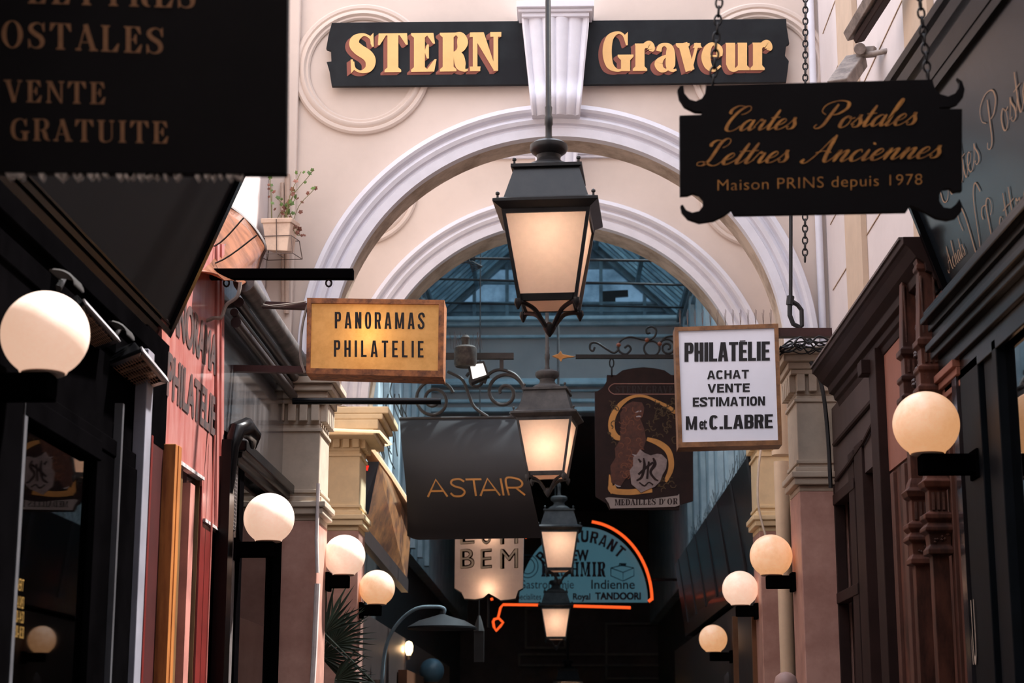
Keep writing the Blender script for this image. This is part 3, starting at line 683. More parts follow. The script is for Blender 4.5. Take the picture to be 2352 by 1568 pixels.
# ---------------------------------------------------------------- near hanging sign at upper left
YS = 3.8; M = at(YS); SGB = mat('near_sign_black', (27, 24, 25), .7, dirt=.15, spec=.1)
t = thing('hanging_shop_sign', 'large black sign at top left with gold serif capitals ending POSTALES and GRATUITE', 'sign', P(300, 402, YS))
b = MB(); b.prism([(-420, -150), (663, -150), (661, 0), (657, 399), (-430, 392)], M, -.03, 0); b.build('board', SGB, t, bevel=.003)
GB = mat('dull_gold_paint', (158, 110, 72), .7, dirt=.2, scale=30)
for (tx, x0, x1, b0, b1, h) in (('LETTRES', 64, 452, 8, 20, 62), ('P', -70, -14, 104, 106, 60), ('OSTALES', 2, 378, 108, 125, 60), ('VENTE', 12, 244, 234, 240, 50), ('GRATUITE', 24, 388, 322, 330, 50)):
    lettering('lettering', serif(tx, .17, .035, .13), M, x0, b0, x1, b1, h, GB, t, .0015)
b = MB(); rr = random.Random(3)
for k in range(46):
    x = rr.uniform(2, 555); w_ = rr.uniform(6, 22); hh = rr.uniform(5, 15)
    b.prism([(x, 392), (x+w_, 393), (x+w_*.8, 398+hh*.6), (x+w_*.5, 398+hh), (x+w_*.2, 398+hh*.5)], M, -.026, -.004)
b.build('cobweb_fringe', DUST, t)
b = MB()
for px in (40, 600): b.tube([P(px, -140, YS+.015), P(px, -1100, YS+.015)], .006, 6)
b.build('hanging_rods', IRON, t)

# ---------------------------------------------------------------- script sign at upper right
YS = 5.0; M = at(YS)
def arc(cx, cy, r, a0, a1, n=10): return [(cx+r*math.cos(R(a0+(a1-a0)*i/n)), cy-r*math.sin(R(a0+(a1-a0)*i/n))) for i in range(n+1)]
ol = [(1622, 196), (2142, 182), (2144, 192)]
ol += [(2148, 204), (2160, 216), (2178, 221), (2194, 214), (2203, 200), (2204, 188), (2198, 178)]
ol += [(2210, 186), (2216, 205), (2212, 224), (2200, 238), (2184, 245), (2158, 247), (2158, 250), (2210, 250), (2210, 438), (2190, 440), (2182, 432), (2166, 434), (2158, 446), (2158, 462), (2168, 476), (2184, 478), (2196, 468), (2204, 456), (2210, 470), (2208, 486), (2196, 500), (2176, 505), (2150, 500), (2122, 484), (2106, 474)]
ol = ol[:-1]+[(2090, 472), (2082, 486), (1686, 494), (1680, 482), (1664, 494), (1640, 506), (1606, 511), (1580, 502), (1566, 486), (1563, 472), (1568, 469), (1576, 482), (1590, 488), (1606, 484), (1615, 472), (1615, 458), (1606, 448), (1592, 443), (1580, 448), (1562, 449), (1561, 265), (1612, 263), (1612, 257), (1596, 256), (1572, 244), (1560, 226), (1556, 206), (1562, 197), (1570, 196), (1572, 214), (1584, 228), (1598, 232), (1612, 226), (1620, 214)]
t = thing('hanging_shop_sign', 'black cut-out sign on chains with gold script Cartes Postales Lettres Anciennes', 'sign', P(1885, 500, YS))
b = MB(); b.prism(ol, M, -.02, 0); b.build('board', SGB, t, bevel=.0015)
SG = mat('signwriter_gold', (214, 146, 70), .6, c2=(160, 104, 50), scale=25, bump=0)
for (tx, x0, x1, b0, b1, h, sh) in (('Cartes', 1655, 1835, 302, 296, 56, .05), ('Postales', 1866, 2112, 296, 286, 60, .05), ('Lettres', 1606, 1818, 380, 372, 58, .05), ('Anciennes', 1850, 2168, 374, 362, 60, .05)):
    lettering('lettering', script(tx, .13, .03), M, x0, b0, x1, b1, h, SG, t, .0015)
lettering('lettering', sans('Maison PRINS depuis 1978', -.012, 1.08), M, 1648, 438, 2118, 424, 25, SG, t, .0015)
b = MB(); chain(b, P(1637, 196, YS+.01), P(1662, -120, YS+.01)); b.build('chain', IRON, t, smooth=True)
b = MB(); chain(b, P(2132, 184, YS+.01), P(2098, -140, YS+.01)); b.build('chain', IRON, t, smooth=True)

# ---------------------------------------------------------------- amber light box
YS = 8.6; M = at(YS); RUST = mat('rusted_tan_frame', (176, 112, 66), .7, c2=(104, 66, 44), scale=22, bump=.3)
t = thing('light_box_sign', 'glowing amber light box reading PANORAMAS PHILATELIE, bracketed from the left', 'sign', P(868, 865, YS))
b = MB(); o_ = [(706, 685), (1021, 690), (1018, 867), (704, 858)]; i_ = [(716, 697), (1008, 700), (1006, 852), (713, 846)]
b.prism([o_, i_], M, -.01, .012); b.prism(o_, M, -.17, -.155); b.prism([o_, [(709, 688), (1018, 693), (1015, 864), (707, 855)]], M, -.155, -.01); b.build('frame', RUST, t)
b = MB(); b.add([M(u_, v_, -.003) for u_, v_ in ((714, 694), (1010, 697), (1008, 854), (711, 848))], [(0, 1, 2, 3)])
b.build('lit_panel', mat('amber_acrylic', (232, 186, 116), .5, c2=(214, 162, 92), scale=12, bump=.02, trans=.5, em=(236, 178, 104), ems=.46), t)
INK = mat('black_lettering', (26, 22, 24), .7, bump=0)
lettering('lettering', block('PANORAMAS', .15, .40, .13, .22), M, 769, 754, 975, 756, 38, INK, t, .001)
lettering('lettering', block('PHILATELIE', .15, .42, .13, .26), M, 767, 819, 973, 821, 38, INK, t, .001)
l = lit('lamp_light', (0, 0, 0), .5, (1, .78, .46), .04); l.parent = t; l.location = P(850, 775, YS+.1)-t.location
b = MB()
beam(b, P(512, 697, YS+.02), P(706, 704, YS+.02), .04, .03); beam(b, P(512, 846, YS+.02), P(706, 850, YS+.02), .04, .032)
beam(b, P(524, 685, YS+.02), P(522, 866, YS+.02), .045, .035, (0, 1, 0)); b.build('mounting_bracket', IRONRED, t)
b = MB()
for k in range(2): b.tube([P(*q, YS-.02) for q in [q[:2] for q in crom([(545, 690+k*4, 0), (590, 702-k*6, 0), (640, 700+k*4, 0), (704, 692, 0)])]], .004, 5)
b.tube([P(*q[:2], YS) for q in crom([(706, 700, 0), (694, 750, 0), (690, 820, 0), (700, 856, 0)])], .007, 5)
b.build('cable', WIRE, t)
# ---------------------------------------------------------------- white light box on the right
YS = 10.0; M = at(YS); BR = mat('brass_brown_frame', (150, 104, 66), .45, c2=(104, 72, 48), scale=14)
t = thing('light_box_sign', 'white framed sign reading PHILATÉLIE ACHAT VENTE ESTIMATION, with bird spikes on top', 'sign', P(1675, 1028, YS))
o_ = [(1549, 752), (1787, 744), (1796, 1022), (1558, 1028)]; i_ = [(1558, 761), (1778, 754), (1787, 1011), (1567, 1016)]
b = MB(); b.prism([o_, i_], M, -.01, .012); b.prism([o_, [(1552, 755), (1784, 748), (1792, 1018), (1562, 1024)]], M, -.14, -.01); b.prism(o_, M, -.15, -.14); b.build('frame', BR, t)
b = MB(); b.prism([(1556, 759), (1780, 752), (1788, 1013), (1565, 1018)], M, -.004, 0); b.build('white_panel', mat('white_acrylic_added_glow', (226, 224, 232), .55, dirt=.05, scale=4, bump=0, em=(200, 200, 215), ems=.18), t)  # faint glow added although the panel is unlit
for (tx, x0, x1, b0, b1, h, bo) in (('PHILATELIE', 1572, 1768, 831, 828, 44, (.19, .43, .15, .035)), ('ACHAT', 1624, 1720, 871, 869, 20, (.24, .80, .20, .10)), ('VENTE', 1625, 1722, 902, 900, 20, (.24, .80, .20, .10)), ('ESTIMATION', 1591, 1757, 934, 931, 21, (.24, .76, .20, .09)), ('M', 1575, 1601, 987, 987, 31, (.19, .5, .15, .05)), ('et', 1606, 1624, 986, 986, 28, .03), ('C.LABRE', 1629, 1775, 986, 983, 32, (.22, .56, .16, .06))):
    lettering('lettering', sans(tx, bo, .96) if bo is not None and tx == 'et' else block(tx, *bo), M, x0, b0, x1, b1, h, INK, t, .003)
b = MB(); b.prism([(1699, 782), (1712, 781.5), (1712, 784), (1699, 784.5)], M, .002, .003); b.build('accent_mark', INK, t)
b = MB()
for k in range(13):
    x = 1562+k*17.4
    for dx in (-3, -1, 1.5): b.tube([P(x, 749, YS+.05), P(x+dx, 706+abs(dx)*4, YS+.05)], .0012, 4)
b.build('bird_spikes', mat('dusty_steel', (110, 92, 84), .7), t)
b = MB(); beam(b, P(1786, 765, YS+.06), P(1908, 765, YS+.1), .06, .05); b.build('bracket_bar', IRONRED, t)
t = thing('hooked_rod', 'dark iron rod with a squared hook hanging left of the white sign bracket', 'hook', P(1835, 755, 10.1))
b = MB(); b.tube([P(1817, 300, 10.1), P(1816, 680, 10.1)], .011, 8); b.tube([P(1816, 680, 10.1), P(1814, 700, 10.1)], .022, 8); b.build('rod', IRON, t)
b = MB(); b.tube([P(*q, 10.1) for q in ((1814, 694), (1814, 724), (1822, 744), (1838, 752), (1842, 748), (1841, 712), (1832, 700), (1816, 690))], .014, 6); b.build('hook', IRON, t)
t = MB(); chain(t, P(1849, 600, 9.9), P(1850, -60, 9.9), .045, .005, .014); tag(t.build('long_chain', IRON, smooth=True), 'thin dark chain hanging down the cream wall on the right of the facade', 'chain')
t = MB()
rr = random.Random(8)
for k in range(10):
    y0 = 782+k*2.2; q_ = [(1792+rr.uniform(-2, 4), y0+14, 0)]+[(x, y0+rr.uniform(-12, 16), 0) for x in (1815, 1838, 1858, 1880)]+[(1904, y0+rr.uniform(-4, 10), 0)]
    t.tube([P(*q[:2], 10.02+.01*k) for q in crom(q_)], rr.uniform(.003, .006), 5)
t.tube([P(*q[:2], 10.1) for q in crom([(1862, 830, 0), (1886, 880, 0), (1900, 980, 0), (1908, 1120, 0)])], .012, 6)
tag(t.build('cable_bundle', IRON, smooth=True), 'tangle of dark cables over the right capital beside the white sign', 'cables')

# ---------------------------------------------------------------- bar and pipe brackets on the left
t = thing('projecting_bar', 'empty black square sign arm jutting right above the amber light box', 'bracket', P(640, 643, 7.95))
b = MB(); beam(b, P(458, 630, 7.95), P(812, 630, 7.95), .05, .046); b.build('bar', BLACK, t, bevel=.002)
b = MB()
for px in (755, 520, 466): b.tube([P(px, 640, 7.95)+Vector((0, .0, 0))]+[P(px+6.5*math.sin(a), 650-8*math.cos(a), 7.95) for a in [2*PI*k/10 for k in range(11)]], .0045, 6)
b.build('rings', IRON, t)
t = MB(); t.tube([P(672, 921, 9.95), P(1013, 921, 9.95)], .019, 12); tag(t.build('sign_pipe', BLKGLOSS, smooth=True), 'plain round black pipe jutting right below the amber light box', 'bracket')

# ---------------------------------------------------------------- curved black banner and its scrolled bracket
YS = 13.2
def banner(name, fn, nu, nv, th, m, par):
    b = MB()
    for s_ in (0, 1):
        for j in range(nv+1):
            for i in range(nu+1): b.v.append(fn(i/nu, j/nv, th*s_))
    k = (nu+1)*(nv+1); f = b.f
    for j in range(nv):
        for i in range(nu): a = j*(nu+1)+i; f += [(a, a+1, a+nu+2, a+nu+1), (k+a+nu+1, k+a+nu+2, k+a+1, k+a)]
    for i in range(nu): f += [(i+1, i, k+i, k+i+1), (nv*(nu+1)+i, nv*(nu+1)+i+1, k+nv*(nu+1)+i+1, k+nv*(nu+1)+i)]
    for j in range(nv): a = j*(nu+1); c = a+nu; f += [(a, a+nu+1, k+a+nu+1, k+a), (c+nu+1, c, k+c, k+c+nu+1)]
    return b.build(name, m, par, smooth=True)
def afn(u, v, d):
    xl = 918+14*v+10*math.sin(v*PI*.9)*v; xr = 1190+8*v+47*v**1.2; yt = 961+u*-3; yb = 1240-5*u-10*max(0, .06-u)/.06
    return P(xl+(xr-xl)*u, yt+(yb-yt)*v, YS-.16*math.sin(PI*min(1, v*1.02))**.8+d)
t = thing('hanging_banner', 'curved charcoal banner lettered ASTAIR in thin gold capitals', 'sign', P(1080, 1237, YS))
banner('panel', afn, 24, 24, .012, mat('charcoal_sheet', (36, 34, 36), .5, dirt=.15, scale=3, bump=.03), t)
g = G2(); q = .11
for x, sts in ((0, [[(0, 0), (.55, 1), (1.1, 0)], [(.2, .33), (.9, .33)]]), (1.3, [[(.85, .85), (.6, 1), (.2, .95), (.1, .75), (.3, .58), (.65, .46), (.8, .25), (.6, .03), (.2, .02), (0, .2)]]), (2.25, [[(0, .97), (.9, .97)], [(.45, .97), (.45, 0)]]), (2.95, [[(0, 0), (.55, 1), (1.1, 0)], [(.2, .33), (.9, .33)]]), (4.25, [[(0, 0), (0, 1)]]), (4.55, [[(0, 0), (0, .97), (.6, .97), (.85, .8), (.85, .6), (.6, .45), (0, .45)], [(.45, .45), (.9, 0)]])):
    for s_ in sts: g.stroke([(a+x, c, q) for a, c in s_], smooth=len(s_) > 4)
ga = (g.v, g.f, 5.5)
lettering('lettering', ga, lambda u, v, d: afn((u-925)/(1218-925), (v-961)/275, -.004), 975, 1139, 1203, 1138, 39, GOLD, t)
b = MB(); C_ = lambda pts: [P(x, y, YS) for x, y in pts]
beam(b, P(800, 818, YS), P(1180, 818, YS), .05, .045); beam(b, P(1152, 824, YS), P(1152, 850, YS), .03, .03, (0, 1, 0))
b.tube(C_(spiral(1158, 901, 52, 8, R(-75), 1.75, 50)), .014, 7)
b.tube(C_([q[:2] for q in crom([(1028, 853, 0), (1062, 872, 0), (1076, 905, 0), (1090, 935, 0), (1120, 957, 0)])]), .013, 7)
b.tube(C_(spiral(1092, 872, 22, 6, R(160), -1.6, 30)), .012, 7)
b.tube(C_([q[:2] for q in crom([(1112, 880, 0), (1122, 860, 0), (1148, 849, 0), (1185, 862, 0), (1207, 900, 0), (1196, 935, 0), (1172, 957, 0)])]), .013, 7)
b.tube(C_(spiral(996, 918, 48, 10, R(20), 1.9, 50)), .013, 7); b.tube(C_([(918, 961), (1195, 958)]), .012, 8)
b.build('scrolled_iron_bracket', mat('wrought_iron_grey', (62, 56, 54), .6, scale=20), t, smooth=True)

t = thing('floodlight', 'small square floodlight shining white under the beam right of the amber box', 'floodlight', P(1100, 880, 13.0))
b = MB(); b.prism([(1072, 832), (1112, 828), (1124, 862), (1082, 880)], at(13.0), -.10, -.0); b.build('housing', IRON, t, bevel=.004)
b = MB(); b.prism([(1080, 838), (1109, 835), (1117, 860), (1086, 870)], at(13.0), .0, .006); b.build('lit_lens', mat('flood_white', (255, 250, 245), .5, em=(255, 248, 242), ems=2.2, bump=0), t)
b = MB(); b.lathe([(.075, -.0), (.085, .02), (.085, .14), (.07, .155), (.03, .16), (.03, .2), (.035, .22), (.02, .24)], P(1069, 842, 13.0), 20); b.build('sensor_box', mat('dusty_black_plastic', (44, 38, 36), .8, c2=(76, 68, 62), scale=24), t, smooth=True)
b = MB()
for k in range(14): x = 1036+k*5.5; b.tube([P(x, 802, 13.05), P(x+random.uniform(-8, 8), 768+random.uniform(-8, 12), 13.05)], .0022, 4)
b.build('bird_spikes', mat('dusty_steel', (110, 92, 84), .7), t)

# ---------------------------------------------------------------- carved lion sign with wrought iron arm
YS = 13.25; M = at(YS); WOOD = mat('dark_brown_sign_wood', (42, 26, 25), .55, spec=.2, c2=(30, 19, 20), scale=5)
t = thing('carved_pub_sign', 'dark brown shaped board with a gold letter S, a lion and a MEDAILLES D\'OR ribbon', 'sign', P(1478, 1170, YS))
ol = [(1366, 899), (1372, 898), (1385, 890), (1393, 876), (1394, 861), (1415, 861), (1430, 850), (1455, 845), (1478, 843), (1502, 845), (1526, 850), (1542, 861), (1565, 861), (1568, 876), (1578, 890), (1592, 898), (1592, 1150), (1562, 1158), (1560, 1170), (1400, 1170), (1394, 1156), (1368, 1140)]
b = MB(); b.prism(ol, M, -.04, 0); b.build('board', WOOD, t, bevel=.003)
cm = lambda pts, k=6: [q for q in crom(pts, k)]
def stk(name, lst, m, d, par=t):
    g = G2()
    for pts in lst: g.stroke([(a, -c, w_) for a, c, w_ in pts])
    b = MB(); b.add([M(q[0], -q[1], d+q[2]*.00008) for q in g.v], g.f); return b.build(name, m, par)
PINKL = mat('dusky_pink_line', (150, 108, 98), .7, bump=0)
stk('banner_outline', [[(1410, 881, 2), (1560, 881, 2)], [(1410, 905, 2), (1560, 905, 2)], [(1410, 881, 2), (1402, 886, 2), (1398, 893, 2), (1402, 900, 2), (1410, 905, 2)]], PINKL, .003)
lettering('lettering', serif('STERN GRAVEUR', .2, .06, .08), M, 1414, 902, 1572, 902, 16, mat('faded_dark_letter', (36, 26, 28), .7, bump=0), t, .003)
stk('letter_s', [[(1562, 925, 4), (1552, 945, 10), (1535, 935, 9), (1510, 922, 6), (1480, 910, 6), (1450, 912, 7), (1424, 930, 11), (1407, 958, 14), (1405, 985, 15), (1414, 1002, 14), (1430, 1008, 8)],
  [(1486, 1008, 8), (1510, 1016, 13), (1532, 1032, 14), (1541, 1055, 13), (1540, 1080, 12), (1528, 1106, 8)], [(1400, 1090, 3), (1402, 1112, 9), (1406, 1126, 13), (1440, 1130, 13), (1470, 1128, 13), (1498, 1126, 9)], [(1552, 912, 3), (1560, 930, 9), (1562, 950, 4)], [(1400, 1128, 14), (1416, 1120, 16)]],
  mat('sign_gold_s', (196, 138, 70), .5, bump=0), .004)
LION = mat('lion_red_brown', (84, 46, 34), .7, c2=(64, 34, 27), scale=30); rr = random.Random(5)
b = MB(); b.prism([(1436, 930), (1452, 922), (1474, 924), (1480, 936), (1478, 950), (1470, 960), (1480, 985), (1484, 1010), (1478, 1030), (1466, 1040), (1470, 1070), (1440, 1095), (1424, 1118), (1404, 1108), (1402, 1070), (1414, 1050), (1412, 1030), (1424, 1010), (1426, 975), (1424, 950)], M, .001, .005); lo = b.build('lion_relief', LION, t)
lst = []
for k in range(46):
    x, y = rr.uniform(1426, 1476), rr.uniform(930, 1100); r = rr.uniform(4, 9); a = rr.uniform(0, 6)
    lst.append([(x+r*math.cos(a+i*.9), y+r*math.sin(a+i*.9), 2.0) for i in range(5)])
stk('mane_curls', lst, mat('lion_light_curl', (112, 64, 44), .7, bump=0), .0062, lo)
stk('teeth', [[(1459, 948, 2), (1466, 945, 3), (1473, 944, 2)], [(1461, 957, 2), (1468, 956, 3), (1472, 957, 2)], [(1452, 1043, 1), (1460, 1046, 3), (1468, 1044, 3), (1476, 1048, 1)], [(1412, 1112, 1), (1418, 1116, 3), (1426, 1117, 1)]], mat('bone_white', (170, 164, 170), .7, bump=0), .0065, lo)
lst = []
for k in range(70):
    x, y = (rr.uniform(1486, 1552), rr.uniform(918, 1012)) if k < 44 else ((rr.uniform(1398, 1420), rr.uniform(920, 1030)) if k < 56 else (rr.uniform(1500, 1552), rr.uniform(1098, 1130)))
    r = rr.uniform(3, 8); a = rr.uniform(0, 6); lst.append([(x+r*math.cos(a+i), y+r*math.sin(a+i), 2.2) for i in range(4)])
stk('vine_leaves', lst, mat('vine_olive', (74, 56, 30), .7, bump=0), .0045)
SH = mat('shield_silver', (140, 124, 122), .5, c2=(112, 98, 98), scale=18)
b = MB(); b.prism([(1470, 1032), (1480, 1040), (1494, 1046), (1510, 1042), (1520, 1044), (1532, 1056), (1530, 1076), (1522, 1090), (1516, 1106), (1504, 1118), (1488, 1124), (1472, 1132), (1464, 1124), (1450, 1112), (1448, 1092), (1446, 1080), (1454, 1070), (1454, 1050), (1462, 1044)], M, .004, .011); so = b.build('shield', SH, t, bevel=.001)
stk('monogram', [[(1478, 1052, 3), (1480, 1070, 7), (1474, 1095, 6), (1462, 1104, 4)], [(1500, 1052, 4), (1504, 1066, 8), (1494, 1084, 6), (1504, 1100, 5), (1512, 1104, 3)], [(1466, 1090, 5), (1484, 1074, 6), (1500, 1062, 5)], [(1472, 1062, 6), (1466, 1054, 4)], [(1490, 1060, 5), (1486, 1100, 5)], [(1468, 1108, 3), (1480, 1116, 4), (1490, 1108, 3), (1500, 1114, 4)]], WOOD, .0125, so)
b = MB(); b.prism([(1390, 1144), (1398, 1142), (1480, 1148), (1556, 1138), (1560, 1134), (1561, 1160), (1550, 1164), (1480, 1166), (1402, 1168), (1398, 1156)], M, .004, .012); rb = b.build('ribbon', mat('ribbon_grey', (150, 138, 134), .6, dirt=.2), t, bevel=.001)
lettering('lettering', serif('MEDAILLES D', .22, .06, .06), M, 1412, 1161, 1524, 1159, 14, WOOD, t, .0128); lettering('lettering', serif('OR', .22, .06, .06), M, 1532, 1159, 1556, 1158, 14, WOOD, t, .0128)
stk('apostrophe', [[(1527, 1146, 2.4), (1526, 1151, 1)]], WOOD, .0128)
b = MB(); beam(b, P(1322, 819, YS), P(1775, 819, YS), .03, .03); b.tube([P(1281, 720, YS+.02), P(1281, 900, YS+.02)], .001, 4)
L_ = lambda pts: [P(x, y, YS) for x, y in pts]; cc = lambda *p_: [q[:2] for q in crom([(a, c, 0) for a, c in p_])]
for pth in (cc((1366, 797), (1362, 806), (1355, 800), (1358, 788), (1372, 788), (1394, 802), (1410, 810), (1420, 802), (1418, 790)), cc((1418, 796), (1424, 808), (1438, 813), (1449, 802), (1443, 793), (1434, 799)), cc((1421, 788), (1432, 778), (1450, 774), (1478, 780), (1492, 780), (1504, 772), (1507, 758), (1498, 750), (1486, 754), (1486, 765), (1494, 764)),
            [(1497+18*math.cos(a), 800-17*math.sin(a)) for a in [2*PI*i/24 for i in range(25)]], spiral(1533, 798, 21, 4, R(170), -1.7, 40), cc((1516, 790), (1526, 776), (1545, 772), (1560, 778))):
    b.tube(L_(pth), .0085, 6)
ib = b.build('wrought_iron_arm', IRON, t, smooth=True)
b = MB()
for (x, y) in ((1421, 792), (1486, 781), (1515, 790)): b.lathe([(.002, -.02), (.016, -.008), (.02, 0), (.016, .01), (.002, .02)], P(x, y, YS), 8)
b.build('copper_rosettes', mat('dull_copper', (136, 74, 48), .5), t, smooth=True)
b = MB(); b.prism([(1268, 818), (1282, 813), (1288, 806), (1292, 814), (1304, 816), (1312, 818), (1322, 819), (1312, 821), (1304, 821), (1292, 824), (1289, 831), (1283, 824)], M, -.012, .012); b.build('gilt_arrow_tip', mat('gilt_tip', (196, 134, 66), .45), t, bevel=.003)
for px in (1405, 1556):
    b = MB(); chain(b, P(px, 862, YS-.01), P(px, 824, YS-.01), .07, .006, .016); b.build('chain', IRON, t, smooth=True)

# ---------------------------------------------------------------- far signs
YS = 15.5; M = at(YS)
t = thing('light_box_sign', 'pale glowing shaped light box with outlined letters EOM BEM under the charcoal banner', 'sign', P(1122, 1378, YS))
ol = [(1046, 1150), (1204, 1148), (1201, 1350), (1190, 1356), (1184, 1374), (1172, 1376), (1150, 1378), (1134, 1368), (1122, 1362), (1110, 1372), (1092, 1376), (1066, 1374), (1060, 1360), (1044, 1350)]
b = MB(); b.prism(ol, M, -.16, -.15); nn = len(ol); b.add([M(u_, v_, d_) for d_ in (-.15, -.001) for u_, v_ in ol], [(i, (i+1) % nn, nn+(i+1) % nn, nn+i) for i in range(nn)]); b.build('case', mat('dull_steel_case', (70, 62, 66), .6), t)
b = MB(); b.add([M(u_, v_, 0) for u_, v_ in ol], [tuple(t_) for t_ in tessellate_polygon([[Vector((u_, v_, 0)) for u_, v_ in ol]])]); b.build('lit_panel', mat('pale_acrylic', (214, 190, 180), .5, c2=(186, 160, 156), scale=1.6, bump=0, trans=.55, em=(214, 170, 140), ems=.22), t)
BZ = mat('bronze_letter', (112, 76, 52), .5, bump=0); BZ2 = mat('pale_bronze_inline', (196, 160, 128), .5, bump=0)
for (tx, b0, b1) in (('EOM', 1250, 1248), ('BEM', 1306, 1304)):
    for (dx, mm, d, bo) in ((0, BZ, .002, .025), (-1.5, BZ2, .004, -.012)):
        for ch, x0, x1 in zip(tx, (1058, 1105, 1150), (1090, 1130, 1190)): lettering('lettering', sans(ch, bo), M, x0+dx, b0, x1+dx, b1, 45, mm, t, d, 0 if d == .002 else None)
for (px, py) in ((1122, 1225), (1122, 1355)):
    l = lit('lamp_light', (0, 0, 0), .8, (1, .72, .46), .03); l.parent = t; l.location = P(px, py, YS+.09)-t.location
b = MB(); b.tube([P(1122, 1366, YS+.05), P(1122, 1440, YS+.05)], .012, 6); b.build('rod', IRON, t)
b = MB(); p_ = P(1122, 1160, YS+.06); b.tube([p_, (-1.6, p_.y, p_.z)], .018, 8); b.build('wall_arm', IRON, t)

YS = 24.5; M = at(YS)
t = thing('restaurant_sign', 'blue half-round sign RESTAURANT NEW KASHMIR Indienne TANDOORI outlined by orange neon', 'sign', P(1340, 1386, YS))
cx, cy, rx, ry = 1340, 1382, 148, 172
el = lambda k, n=40: [(cx+rx*k*math.cos(PI*i/n), cy-ry*k*math.sin(PI*i/n)) for i in range(n+1)]
b = MB(); b.prism(el(1.0), M, -.12, 0); b.build('panel', mat('blue_sign_face', (84, 136, 152), .6, dirt=.12, scale=1.2, bump=0, em=(76, 122, 136), ems=.36), t)
IK = mat('maroon_ink', (40, 22, 34), .7, bump=0)
gl = 'RESTAURANT'
for i, ch in enumerate(gl):
    a = R(137-i*87/9); x, y = cx+(rx-18)*math.cos(a), cy-(ry-22)*math.sin(a); ux, uy = math.sin(a), math.cos(a)
    lt = block(ch, .2, .62, .17); hw = 8.6
    if ch == 'U': lt = sans('U', .05)
    def MM(u, v, d=0, x=x, y=y, a=a): return M(x+u*math.sin(a)-v*-math.cos(a)*-1, y+u*math.cos(a)+v*math.sin(a), d)
    lettering('lettering', lt, MM, -hw, 13, hw, 13, 27, IK, t, .004)
for (tx, x0, x1, bb, h, fn, B) in (('NEW', 1296, 1352, 1288, 26, serif, .24), ('KASHMIR', 1243, 1400, 1324, 34, serif, .24), ('TANDOORI', 1367, 1472, 1377, 17, sans, .045), ('Royal', 1316, 1356, 1377, 15, sans, .03), ('Specialites', 1180, 1243, 1377, 14, sans, .005), ('Gastronomie', 1192, 1318, 1351, 19, sans, .0), ('Indienne', 1358, 1458, 1352, 21, sans, .01)):
    if tx == 'KASHMIR':
        # letters without a serif drawing use the plain face
        for k, ch in enumerate(tx):
            xa = x0+k*22.6+(4 if ch == 'I' else 0)-(7 if ch == 'R' else 0); lettering('lettering', serif(ch, B, .08) if ch not in 'X' else sans(ch, .045), M, xa, bb, xa+(22 if ch == 'M' else 19 if ch != 'I' else 10), bb, h, IK, t, .004)
    elif tx == 'NEW': lettering('lettering', sans(tx, .04), M, x0, bb, x1, bb, h, IK, t, .004)
    else: lettering('lettering', fn(tx, B), M, x0, bb, x1, bb, h, IK, t, .004)
g = G2()
for pts in ([(1403, 1304), (1431, 1314), (1431, 1334), (1403, 1322), (1403, 1304)], [(1431, 1314), (1456, 1304), (1456, 1322), (1431, 1334)], [(1403, 1304), (1428, 1298), (1456, 1304)]): g.stroke([(x, -y, 2.2) for x, y in pts], False)
for k in range(5): g.stroke([(1422+k*3, -1300, 2), (1424+k*3.5, -1293, 2), (1428+k*2, -1299, 2)])
for r_ in (24, 16): g.stroke([(1212+r_*math.cos(i/20*2*PI), -(1300+r_*1.1*math.sin(i/20*2*PI)), 2) for i in range(21)], False)
b = MB(); b.add([M(q[0], -q[1], .004) for q in g.v], g.f); b.build('emblem', mat('emblem_dark_blue', (24, 60, 80), .7, bump=0), t)
NEON = mat('orange_neon', (255, 90, 40), .4, bump=0, em=(255, 92, 36), ems=1.15)
b = MB(); b.tube([M(cx+(rx+9)*math.cos(R(a)), cy-(ry+12)*math.sin(R(a)), .08) for a in range(1, 83, 4)]+[M(cx+(rx+9)*math.cos(R(83)), cy-(ry+12)*math.sin(R(83)), .08)], .019, 8); b.tube([M(1496, 1376, .08), M(1489, 1382, .08)], .021, 8)
b.build('neon_tube', NEON, t, smooth=True)
b = MB(); b.tube([M(x, y, .08) for x, y in ((1448, 1396), (1380, 1394), (1313, 1392))], .019, 8); b.build('neon_tube', NEON, t, smooth=True); b = MB(); b.tube([M(x, y, .08) for x, y in ((1240, 1390), (1156, 1389), (1150, 1396), (1144, 1421))], .017, 8)
b.tube([M(x, y, .08) for x, y in ((1134, 1423), (1146, 1420), (1156, 1430), (1150, 1438), (1140, 1449), (1135, 1440), (1133, 1428), (1136, 1423))], .017, 8); b.build('neon_tube', NEON, t, smooth=True)
b = MB(); b.tube([M(x, y, .08) for x, y in ((1206, 1236), (1217, 1227))], .018, 8); b.tube([M(x, y, .08) for x, y in ((1129, 1374), (1131, 1379))], .018, 8); b.build('neon_tube', NEON, t, smooth=True)

b = MB(); p_ = M(1470, 1330, -.06); b.tube([p_, (1.62, p_.y, p_.z)], .02, 8); b.build('wall_arm', IRON, t)

